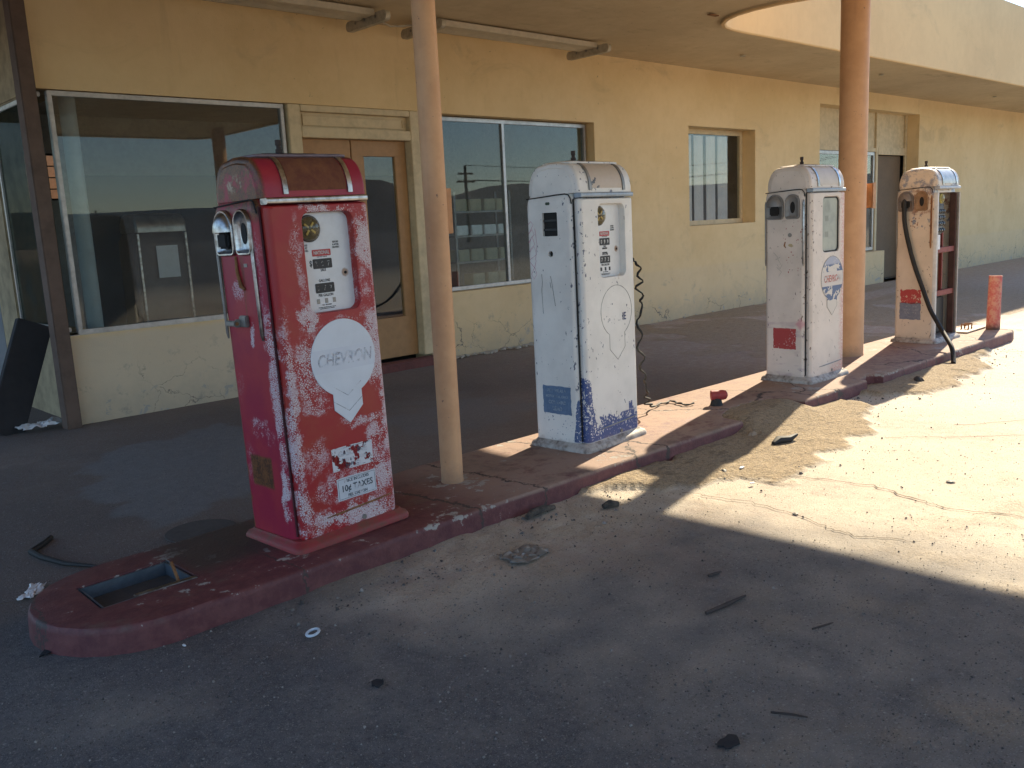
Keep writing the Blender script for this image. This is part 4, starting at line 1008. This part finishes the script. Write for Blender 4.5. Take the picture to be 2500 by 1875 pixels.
    if kind == 'red':
        # hose hook, latch channel, rust streak, two price stickers
        b = MB(); b.box(-.278, -.238, .035, .045, .838, .868); b.box(-.280, -.272, .035, .100, .842, .864); b.box(-.256, -.238, -.004, .045, .838, .880)
        h = b.build('nozzle_hook', MAT['dullmetal'], t, 35, .006); MB().disc((-.27, .036, .852), (0, -1, 0), (1, 0, 0), .007, .003, 10).build('rivet', MAT['rust'], h)
        MB().tube([(-.242, .035, 1.095), (-.247, .03, 1.04), (-.246, .015, .985), (-.243, -.002, .975)], [.005, .006, .008, .005], 7).build('latch', MAT['rust'], t)
        MB().box(-.2416, -.239, -.036, -.012, 1.055, 1.068).build('maker_plate', MAT['dullmetal'], t, 35, .0008)
        def sticker(x0, x1, z0, z1, lines, mt, im, name):
            s = MB().ext(jag(rnd, x0, x1, z0, z1, 6, .0012), fa, fb, fn, (0, FY, 0), .0012).build(name, mt, fp, 0)
            b = MB()
            for q, size, z in lines: ftxt(b, q, size, (x0+x1)/2, z, FY-.0012, .95)
            bx = .005
            for (ax, az), (cx_, cz_) in (((x0+bx, z0+bx), (x1-bx, z0+bx)), ((x1-bx, z0+bx), (x1-bx, z1-bx)), ((x1-bx, z1-bx), (x0+bx, z1-bx)), ((x0+bx, z1-bx), (x0+bx, z0+bx))): b.ribbon([(ax, FY-.0012, az), (cx_, FY-.0012, cz_)], .0015, fn, .0004)
            b.build('sticker_lettering', im, s, 0)
        pm = Mat('peeling_sticker'); x, y, z = pm.xyz(); n = pm.noise(17, 4, .6); n2 = pm.noise(60, 4, .6)
        pm = pm.done(pm.mix(n2, (.60, .61, .64), (.70, .66, .68)), .6, 0, n2, .1, .002, alpha=pm.ss(n+n2*.06+pm.ss(x+z*.5, .30, .12)*.07-pm.ss(x+z*.5, .10, .06)*.3, .60, .585))
        sticker(-.065, .125, .262, .352, (('GASOLINE', .030, .325), ('TAXES INCLUDED', .018, .298), ('IN PRICE', .02, .278)), pm, worn('worn_grey_ink', (.10, .10, .14), None, .50, 45), 'tax_sticker')
        sticker(-.055, .128, .145, .232, (('PRICE INCLUDES', .0165, .217), ('10¢ TAXES', .034, .188), ('PER GALLON', .0165, .159)), plain('white_sticker', (.60, .62, .66), .6, 0, .15, 30), worn('worn_ink', (.07, .09, .11), None, .55, 60), 'tax_sticker')
    def side_plate(y0, y1, z0, z1, mt, name, a=.002): return MB().ext(jag(rnd, -y1, -y0, z0, z1, 10, a), sa, sb, sn, (-.240, 0, 0), .0010).build(name, mt, t, 0)
    if kind == 'blue':
        s = side_plate(-.079, .105, .182, .328, plain('faded_blue_notice', (.085, .15, .26), .6, 0, .35, 70, .2, (.16, .24, .36)), 'lead_notice')
        b = MB()
        for q, size, z in (('FOR USE AS A', .022, .303), ('MOTOR FUEL ONLY', .018, .273), ('CONTAINS', .025, .242), ('LEAD', .030, .209)): b.text(q, size, (-.2412, .013, z), sa, sb, sn, sx=.9)
        b.build('notice_lettering', worn('worn_pale_ink', (.30, .37, .44), None, .53, 70), s, 0)
        pink = plain('pink_pen', (.55, .22, .32), .6); blk = plain('black_scratch', (.03, .03, .04), .6)
        q = lambda pts: [(-y, z) for y, z in pts]
        scribble([q([(.155, 1.15), (.135, 1.165), (.12, 1.15), (.14, 1.12), (.155, 1.10), (.13, 1.125), (.115, 1.10), (.135, 1.085), (.15, 1.06)]), q([(.155, 1.06), (.13, 1.09), (.115, 1.05), (.14, 1.03), (.155, 1.01), (.12, 1.04), (.105, 1.0), (.15, .975)]), q([(.11, 1.13), (.10, 1.05), (.115, .97)]), q([(.15, .96), (.12, .93), (.11, .90), (.13, .875), (.145, .90), (.12, .94), (.11, .97)])], pink, 'pen_scrawl')
        scribble([q([(.078, .90), (.075, .86), (.082, .82), (.080, .74), (.078, .70)]), q([(.02, .89), (.012, .85), (.005, .80), (-.004, .74)]), q([(.025, .86), (.02, .83)])], blk, 'scratch')
        for y, z in ((.026, 1.268), (.014, 1.268)): MB().disc((-.2395, y, z-.02), sn, (0, 1, 0), .0075, .003, 12).build('screw', plain('green_black_screw', (.03, .06, .03), .5), t)
    if kind == 'shield':
        s = side_plate(-.068, .102, .226, .368, (lambda m: m.done(m.mix(m.ss(m.vor(70, 'F1'), .30, .22)*m.ss(m.noise(9, 3, .6), .46, .58), (.36, .045, .045), (.55, .45, .42)), .55, 0, m.noise(30), .1, .003))(Mat('red_notice_paint')), 'red_notice')
        q = lambda pts: [(-y, z) for y, z in pts]
        pen = plain('grey_green_pen', (.24, .27, .24), .6)
        scribble([q([(.10, .88), (.07, .85), (.085, .83), (.05, .85)]), q([(.07, .84), (.045, .80), (.075, .80), (.05, .77), (.035, .80)]), q([(.075, .78), (.04, .75), (.06, .72)])], pen, 'pen_scrawl')
        MB().disc((-.239, -.022, .994), sn, (0, 1, 0), .014, .004, 16).build('lock', MAT['dullmetal'], t)
        MB().tube([(-.241, .012, .95), (-.244, .018, .925), (-.241, .008, .91)], [.004, .005, .003], 6).build('wire_clip', MAT['rust'], t)
        o = scrap(.02, plain('cream_filler', (.50, .42, .26), .9), 5, .3); o.name = 'filler_patch'; o.parent = t; o.rotation_euler = (R(90), 0, R(90)); o.location = (-.241, -.028, .925)
    if kind == 'open':
        rp = lambda c: (lambda m: m.done(m.mix(m.ss(m.noise(26, 5, .7), .56, .59), c, (.60, .51, .40)), .6, 0, m.noise(30), .1, .003))(Mat('flaking_notice'))
        side_plate(-.053, .116, .330, .45, rp((.42, .05, .05)), 'red_notice', .006)
        s = side_plate(-.053, .124, .195, .338, plain('grey_blue_notice', (.15, .18, .25), .7, 0, .4, 50, .2, (.25, .27, .32)), 'lead_notice', .003)
        b = MB()
        for q_, size, z in (('FOR USE AS A', .02, .305), ('MOTOR FUEL ONLY', .017, .278), ('CONTAINS', .023, .25), ('LEAD', .026, .22)): b.text(q_, size, (-.2412, .035, z), sa, sb, sn, sx=.9)
        b.build('notice_lettering', worn('worn_pale_ink2', (.36, .38, .42), None, .50, 70), s, 0)
        # inside of the open front
        red = plain('red_frame_paint', (.22, .04, .028), .6, 0, .35, 20, .2); brn = plain('brown_inner_steel', (.10, .045, .035), .8, 0, .4, 20, .2)
        fr = MB(); fr.box(-.208, -.190, -.150, -.135, .04, 1.235); a = fr.build('inner_frame', plain('maroon_frame', (.30, .03, .05), .6, 0, .3, 20), t, 35, .002)
        MB().box(.188, .212, -.150, -.10, .04, 1.235).build('inner_frame', brn, t, 35, .002)
        for z in (.745, .385): MB().box(-.189, .187, -.146, -.12, z, z+.045).build('cross_bar', red, t, 35, .003)
        MB().box(.005, .03, -.118, -.09, .40, .92).build('upright_bar', red, t, 35, .003)
        MB().box(-.22, .22, .10, .11, .04, 1.23).build('back_plate', MAT['void'], t, 0)
        MB().box(-.19, .16, -.09, .06, .05, .38).build('pump_unit', CHAR, t, 35, .02)
        MB().box(-.19, -.03, -.10, .04, .44, .66).build('motor_box', plain('brown_motor', (.13, .09, .06), .7), t, 35, .02)
        mt = plain('meter_grey', (.17, .165, .15), .55, .4, .5, 30, .3)
        cnt = MB(); cnt.box(-.185, .0, -.125, -.02, .90, 1.125); cn = cnt.build('counter', mt, t, 35, .01)
        b = MB()
        for z in (.93, .985, 1.035, 1.085):
            for i in range(4): b.tube([(-.165+i*.043, -.128, z), (-.135+i*.043, -.128, z)], .017, 12)
        b.build('number_wheel', CHAR, cn, 40)
        b = MB()
        for i, (q_, z) in enumerate((('299', 1.035), ('888', .985), ('7 1 4', .93))): b.text(q_, .028, (-.10+i*.004, -.147, z), fa, fb, fn, sx=1.)
        b.build('digits', worn('dim_digits', (.5, .5, .48), None, .5, 80), cn, 0)
        for z in (1.0, 1.06, .95): MB().dome((-.005, -.127, z), fn, fa, .007, .006, 3, 10).build('knob', MAT['chrome'], cn)
        MB().tube([(.07, -.03, 1.05), (.07, -.03, 1.14), (.06, -.03, 1.19)], [.065, .065, .04], 20).build('meter_dome', mt, t)
        s = MB().disc((-.075, -.13, 1.19), fn, fa, .040, .012, 24, .3).build('sight_glass', plain('yellow_sight', (.52, .45, .10), .35, 0, .4, 40), t, 40)
        MB().dome((-.075, -.142, 1.19), fn, fa, .034, .015).build('glass_dome', SIGHT, s, 60)
        MB().box(-.185, -.125, -.152, -.150, .775, .895).build('paper_tag', MAT['paper'], t, 0)
        MB().tube([(-.1, -.11, .90), (-.12, -.13, .85), (-.105, -.12, .80)], .003, 6).build('wire', MAT['dullmetal'], t)
        # hose out of the near boot, over the kerb
        H = [(-.262, .087, 1.19), (-.278, .085, 1.175), (-.284, .083, 1.12), (-.283, .076, 1.0), (-.28, .042, .836), (-.279, -.01, .654), (-.295, -.09, .46), (-.355, -.178, .30), (-.40, -.25, .21), (-.475, -.33, .135), (-.63, -.455, .050), (-.70, -.50, -.015), (-.77, -.53, -.066)]
        Q = []
        for i in range(len(H)-1):
            p0, p1_, p2_, p3 = (Vector(H[max(i-1, 0)]), Vector(H[i]), Vector(H[i+1]), Vector(H[min(i+2, len(H)-1)]))
            for k in range(6):
                u = k/6; Q.append(.5*((2*p1_)+(p2_-p0)*u+(2*p0-5*p1_+4*p2_-p3)*u*u+(3*p1_-p0-3*p2_+p3)*u**3))
        Q.append(Vector(H[-1])); hs = MB().tube(Q, .018, 14).build('hose', MAT['black'], t)
        MB().disc(Q[-1], (Q[-1]-Q[-2]), (0, 0, 1) , .014, .0015, 14).build('cut_end', MAT['void'], hs)
    return t
def worn_ad():
    m = Mat('flaking_cream_ad'); x, y, z = m.xyz(); n = m.noise(14, 4, .6); n2 = m.noise(40, 4, .6)
    c = m.mix(n2, (.55, .46, .37), (.48, .39, .30)); e = m.ss(z, 1.335, 1.315)*.06+m.ss(x.abs(), .09, .13)*.05
    return m.done(m.mix(m.ss(n+n2*.1+e, .70, .71), c, (.075, .075, .08)), .5, 0, n2, .1, .003)
wf = {k: (pump_paint_white(k, False), pump_paint_white(k, True)) for k in ('blue', 'shield', 'open')}
rs_, rf_ = pump_paint_red(False), pump_paint_red(True)
pump('red', (1.794, 3.047, .09), 3.1, (-.018, .013), 'red pump with chalky peeling paint and a blank white shield', (rs_, rf_, rs_, plain('lilac_grey_roof', (.22, .17, .20), .6, 0, .4, 14, .2)))
pump('blue', (3.492, 3.157, .09), 4.05, (-.002, .004), 'white pump with flaking blue paint at its foot and a square hole in its side', (*wf['blue'], wf['blue'][0], wf['blue'][0]))
pump('shield', (5.742, 3.133, .09), -1.0, (-.001, .004), 'off white pump with a blue and red shield emblem and a red square', (*wf['shield'], wf['shield'][0], wf['shield'][0]))
pump('open', (7.88, 3.172, .09), -.1, (-.001, .007), 'cream pump with its front panel missing and a black hose hanging down', (*wf['open'], wf['open'][0], plain('beige_roof_paint', (.60, .55, .47), .5, 0, .3, 15)))  # roof in one plain beige paint

# old pump on show behind the corner window
def stored_pump():
    t = empty('stored_pump', (3.02, 7.5, .03), (0, 0, R(2))); tag(t, 'dim dark old pump with a pale paper on its front, inside the corner window', 'fuel pump')
    d = plain('dark_brown_pump_paint', (.075, .06, .05), .45, 0, .4, 15); 
    MB().loft([base_shape(0, -.002), base_shape(0, .02), base_shape(.026, .04)]).build('base', d, t, 40)
    MB().loft([cab_loop(0, .03), cab_loop(0, 1.22), cab_loop(.03, 1.29)]).build('cabinet', d, t, 40)
    pr = head_profile(); MB().loft([[(x, y*s, 1.29+(z-1.29)*s) for y, z in pr] for x, s in ((-.215, .9), (-.2, 1), (.2, 1), (.215, .9))]).build('head', plain('chromed_head', (.35, .33, .30), .3, .8, .4, 15), t, 40)
    MB().box(-.06, .12, -.156, -.150, .92, 1.18).build('paper_notice', MAT['paper'], t, 0)
    MB().box(-.17, .17, -.16, -.15, .1, .30).build('lower_panel', MAT['rust'], t, 0)
    b = MB()
    for x in (-.2, .2): b.box(x-.008, x+.008, -.160, -.149, .06, 1.28)
    b.build('trim_edge', MAT['chrome'], t, 0)
stored_pump()

# ------------------------------------------------------------------ dangling cable, litter, pebbles
def loose_cable():
    rnd = sph(12); P = []
    base = [(3.742, 3.06, 1.035), (3.79, 3.05, 1.02), (3.825, 3.05, .955), (3.808, 3.05, .87), (3.837, 3.05, .79), (3.797, 3.05, .705), (3.816, 3.055, .555), (3.844, 3.065, .42), (3.915, 3.10, .325), (4.02, 3.18, .23), (4.14, 3.27, .16), (4.27, 3.34, .108), (4.40, 3.37, .101), (4.50, 3.37, .101), (4.47, 3.29, .101), (4.45, 3.22, .101), (4.52, 3.20, .102)]
    for i in range(len(base)-1):
        for k in range(7):
            u = k/7; p = Vector(base[i])*(1-u)+Vector(base[i+1])*u; a = i*7+k
            w_ = .014 if p.z > .13 else .006
            P.append(p+Vector((math.sin(a*1.15)*w_, math.cos(a*.9)*w_, math.sin(a*.7)*w_*.3)))
    o = MB().tube(P, [.0035+.0035*abs(math.sin(i*.55)) for i in range(len(P))], 7).build('twisted_cable', MAT['black'], None)
    tag(o, 'thin black twisted cable trailing from the blue and white pump onto the island', 'cable')
loose_cable()
def litter():
    rag = plain('dark_rag', (.018, .018, .022), .9, 0, .3, 30, .3); pap = MAT['paper']; stick = plain('grey_stick', (.06, .045, .04), .9, 0, .4, 30, .3)
    plast = plain('cloudy_plastic', (.20, .185, .165), .35, 0, .3, 18, .3); gry = plain('grey_scrap', (.10, .095, .09), .6, .2, .4, 30, .3)
    dusty = plain('dusty_rubber', (.03, .027, .025), .9, 0, .6, 40, .4, (.13, .105, .08))
    def put(o, name, x, y, label, cat, group=None, z=.003, rot=None):
        o.name = name; o.location = (x, y, z)
        if rot is not None: o.rotation_euler[2] = rot
        tag(o, label, cat, group)
    put(crumple(.065, pap, 11, .30, .4), 'paper_scrap', .815, 3.50, 'crumpled white paper on the ground at the rounded island end', 'paper', None, .004, R(55))
    o = MB().tube([(1.05, 4.10, .01), (1.0, 4.03, .012), (.935, 3.965, .012), (.945, 3.86, .012), (.985, 3.70, .012), (1.03, 3.61, .014), (1.08, 3.53, .012)], [.012, .012, .013, .012, .010, .008, .006], 8).build('cable_offcut', MAT['black'], None)
    tag(o, 'bent black cable offcut on the dark ground behind the island end', 'cable')
    rb = plain('white_plastic_ring', (.58, .66, .74), .4)
    o = MB(); o.tube([(.026*math.cos(a), .017*math.sin(a), .006) for a in [2*math.pi*i/20 for i in range(20)]]+[(.026, 0.0001, .006)], .0045, 7, False); put(o.build('bottle_ring', rb, None), 'bottle_ring', 1.32, 2.395, 'small white plastic ring on the asphalt below the island', 'litter', None, .004, .5)
    put(crumple(.085, plast, 21, .32, .75), 'plastic_sheet', 2.22, 2.36, 'torn clear plastic sheet lying in front of the red pump', 'litter')
    put(scrap(.045, rag, 31, .12, .4), 'dark_scrap', .70, 2.94, 'small black scrap beside the left curve of the island', 'scrap', 'dark scraps on the forecourt', .003, R(40))
    put(scrap(.028, rag, 32, .15, .6), 'dark_scrap', 1.278, 1.984, 'small black leaf like scrap on the dark asphalt in the middle foreground', 'scrap', 'dark scraps on the forecourt')
    put(scrap(.036, rag, 33, .15, .6), 'dark_scrap', 1.682, 1.105, 'round black scrap nearest the viewer at the bottom edge', 'scrap', 'dark scraps on the forecourt')
    put(scrap(.02, gry, 34, .4, .7), 'dark_scrap', 4.095, 1.515, 'small dark stone alone on the sunlit concrete', 'stone')
    put(scrap(.013, gry, 35, .5, .8), 'dark_scrap', 3.273, 1.823, 'tiny dark pebble near the middle of the sunlit concrete', 'stone')
    o = MB().tube([(-.085, 0, .012), (-.04, .006, .018), (.03, 0, .02), (.09, -.01, .012)], [.012, .018, .017, .009], 9).build('tyre_scrap', dusty, None); put(o, 'tyre_scrap', 2.60, 2.655, 'black tyre scrap lying against the shaded kerb', 'tyre scrap', None, .004, R(5))
    o = MB().tube([(-.035, 0, .012), (0, .004, .02), (.04, 0, .012)], [.012, .018, .012], 8).build('rubber_lump', dusty, None); put(o, 'rubber_lump', 2.857, 2.475, 'stubby black rubber lump on the shaded sand before the island', 'scrap', None, .004, R(-20))
    o = MB().tube([(-.10, 0, .012), (-.05, .01, .02), (.02, 0, .016), (.09, .006, .03)], [.012, .024, .02, .008], 8).build('tyre_strip', MAT['black'], None); put(o, 'tyre_strip', 4.28, 2.44, 'curled black tyre strip on the sunlit sand drift', 'tyre scrap', None, .012, R(-12))
    for i, (x0, y0, x1, y1, r, lb) in enumerate(((2.238, 1.553, 2.432, 1.532, .006, 'longest dark stick on the shaded concrete at right'), (2.494, 1.719, 2.554, 1.706, .005, 'short dark stick on the shaded concrete above the longest one'), (1.86, 1.10, 1.90, 1.02, .003, 'thin pale twig beside the round black scrap'), (1.10, 1.30, 1.16, 1.27, .003, 'thin dark twig on the asphalt at bottom left'), (2.35, 1.25, 2.43, 1.225, .003, 'thin dark twig near the bottom right corner'))):
        o = MB().tube([(x0, y0, .006), ((x0+x1)/2+.004, (y0+y1)/2-.004, .007), (x1, y1, .006)], [r, r*1.15, r*.6], 7).build('stick', stick, None); tag(o, lb, 'stick', 'sticks on the forecourt')
    put(scrap(.024, gry, 41, .5, .6), 'round_cap', 3.62, 1.92+.48, 'small round cap at the edge of the sunlit sand', 'litter', None, .008)
    put(scrap(.05, plain('broken_kerb_chunk', (.34, .27, .20), .95, 0, .3, 25, .4), 42, .8, .7), 'kerb_chunk', 4.27, 2.64, 'tan concrete chunk broken from the kerb', 'chunk', None, .01)
    put(scrap(.06, plain('dark_chunk', (.05, .045, .045), .95, 0, .3, 25, .4), 43, .7, .7), 'kerb_chunk', 6.32, 2.58, 'dark lump in the shade of the kerb before the pump without a front', 'chunk', None, .01)
    o = MB(); straw = plain('dry_straw', (.52, .43, .22), .9)
    for k in range(7):
        a = R(-70+k*9); o.tube([(0, 0, .02), (math.cos(a)*.08, math.sin(a)*.06-.02, .012), (math.cos(a)*.16, math.sin(a)*.10-.04, .004)], [.005, .004, .002], 5)
    put(o.build('dry_straw', straw, None), 'dry_straw', 6.86, 2.56, 'bundle of dry straw at the kerb beside the hanging hose', 'straw')
    for i, (x, y, s, lb) in enumerate(((3.72, 2.36, .02, 'white paper fleck on the sunlit sand left of the tyre strip'), (3.52, 2.18, .016, 'white paper fleck on the bright concrete by the sand edge'), (5.02, 2.62, .022, 'white paper fleck near the broken kerb end'), (7.4, 2.22, .03, 'white fleck on the sunlit sand past the hose'), (9.4, 2.9, .03, 'white fleck beyond the far end of the island'), (1.0, 2.62, .008, 'tiny white pebble under the curve of the kerb'))):
        put(scrap(s, pap, 60+i, .3, .5), 'white_fleck', x, y, lb, 'litter', 'white flecks of litter', .012)
    # plaster flakes under the front window
    rnd = sph(77); pm = plain('plaster_flake', (.46, .42, .35), .95, 0, .3, 30, .2); b = MB()
    for k in range(90):
        x = rnd.uniform(5.35, 6.9) if k < 70 else rnd.uniform(7.0, 15); x = min(x, 12); y = 6.6-abs(rnd.gauss(0, .05))-.01; s = rnd.uniform(.012, .045); a = rnd.uniform(0, 6)
        b.ext([(math.cos(a+q)*s*rnd.uniform(.6, 1), math.sin(a+q)*s*rnd.uniform(.4, .8)) for q in (0, 1.3, 2.4, 3.6, 5)], (1, 0, rnd.uniform(-.3, .3)), (0, 1, rnd.uniform(-.2, .4)), (0, 0, 1), (x, y, .012), rnd.uniform(.006, .014))
    tag(b.build('plaster_rubble', pm, None, 0), 'fallen plaster flakes along the foot of the front wall', 'rubble', kind='stuff')
litter()
def manhole():
    t = empty('manhole_cover', (1.53, 3.66, .004)); tag(t, 'round iron manhole cover on the ground behind the red pump', 'manhole cover')
    MB().disc((0, 0, 0), (0, 0, 1), (1, 0, 0), .15, .004, 32).build('lid', plain('dirt_caked_iron', (.085, .077, .072), .9, 0, .3, 30, .3), t, 40)
manhole()
def drain_cap():
    t = empty('filler_cap', (5.05, 3.55, .004)); tag(t, 'round steel filler cap in the paving behind the island', 'filler cap')
    MB().disc((0, 0, 0), (0, 0, 1), (1, 0, 0), .13, .012, 28).build('lid', MAT['dullmetal'], t, 40)
    MB().tube([(.145*math.cos(a), .145*math.sin(a), .004) for a in [2*math.pi*i/30 for i in range(31)]], .01, 6, False).build('rim', MAT['rust'], t)
drain_cap()
def gravel():
    rnd = np.random.default_rng(3); n = 42000
    x = rnd.uniform(-.2, 5.5, n); y = rnd.uniform(.35, 2.72, n)
    d = np.hypot(x, y); keep = rnd.random(n) < np.clip(1.9/d, 0, 1)**1.6*(.35+.65*(fbm(x*3, y*3, 88) > .48))*np.where((x > 3.05), .35, 1); x, y = x[keep], y[keep]
    m2 = 900; x2 = rnd.uniform(1.3, 8.2, m2); y2 = 2.72-np.abs(rnd.normal(0, .22, m2)); x3 = rnd.uniform(3.2, 11, 320); y3 = rnd.uniform(-1, 2.5, 320)
    n1 = len(x); x = np.concatenate([x, x2, x3]); y = np.concatenate([y, y2, y3])
    n = len(x); s = .0012+rnd.exponential(.0009, n); s = np.minimum(s, .006); s[n1:] = .0025+rnd.exponential(.0022, n-n1); s = np.minimum(s, .013)
    V = np.array([(1, 0, -.2), (-.5, .87, -.2), (-.5, -.87, -.2), (.45, .3, .7), (-.4, .35, .75), (0, -.5, .65)])
    Fq = np.array([(0, 1, 3), (1, 4, 3), (1, 2, 4), (2, 5, 4), (2, 0, 5), (0, 3, 5), (3, 4, 5)])
    a = rnd.uniform(0, 6.28, n); c, q = np.cos(a), np.sin(a); J = V[None]*rnd.uniform(.65, 1.25, (n, 6, 3))*s[:, None, None]
    P = np.stack([J[..., 0]*c[:, None]-J[..., 1]*q[:, None]+x[:, None], J[..., 0]*q[:, None]+J[..., 1]*c[:, None]+y[:, None], J[..., 2]+.004], -1)
    F = (Fq[None]+(np.arange(n)*6)[:, None, None]).reshape(-1, 3)
    me = bpy.data.meshes.new('gravel'); me.from_pydata(P.reshape(-1, 3).tolist(), [], F.tolist())
    at = me.attributes.new('shade', 'FLOAT', 'POINT'); at.data.foreach_set('value', np.repeat(rnd.random(n)**3.0, 6).astype(np.float32))
    m = Mat('grit'); me.materials.append(m.done(m.mix(m.attr('shade'), (.055, .05, .048), (.31, .285, .26)), .9))
    o = bpy.data.objects.new('gravel', me); col.objects.link(o); tag(o, 'loose grit and pebbles scattered over the forecourt', 'gravel', kind='stuff')
gravel()
def utility_pole():
    t = empty('utility_pole', (46, -40, -.5)); tag(t, 'wooden utility pole with crossarm and wires across the road', 'utility pole')
    w_ = plain('pole_wood', (.10, .07, .05), .9)
    MB().tube([(0, 0, 0), (0, 0, 6.3)], [.16, .11], 10).build('pole', w_, t); b = MB(); b.box(-.9, .9, -.06, .06, 5.0, 5.14); b.box(-.7, .7, -.06, .06, 5.6, 5.74); b.build('crossarm', w_, t, 0)
    b = MB()
    for dx, z in ((-.85, 5.2), (.85, 5.2), (0, 6.3)):
        for e in (1,): b.tube([(dx+e*u*60, 0, z+(.45 if e > 0 else -.1)*u*6-4*u*(1-u)*1.1) for u in [k/12 for k in range(13)]], .02, 4)
    b.build('wire', MAT['black'], t)
utility_pole()
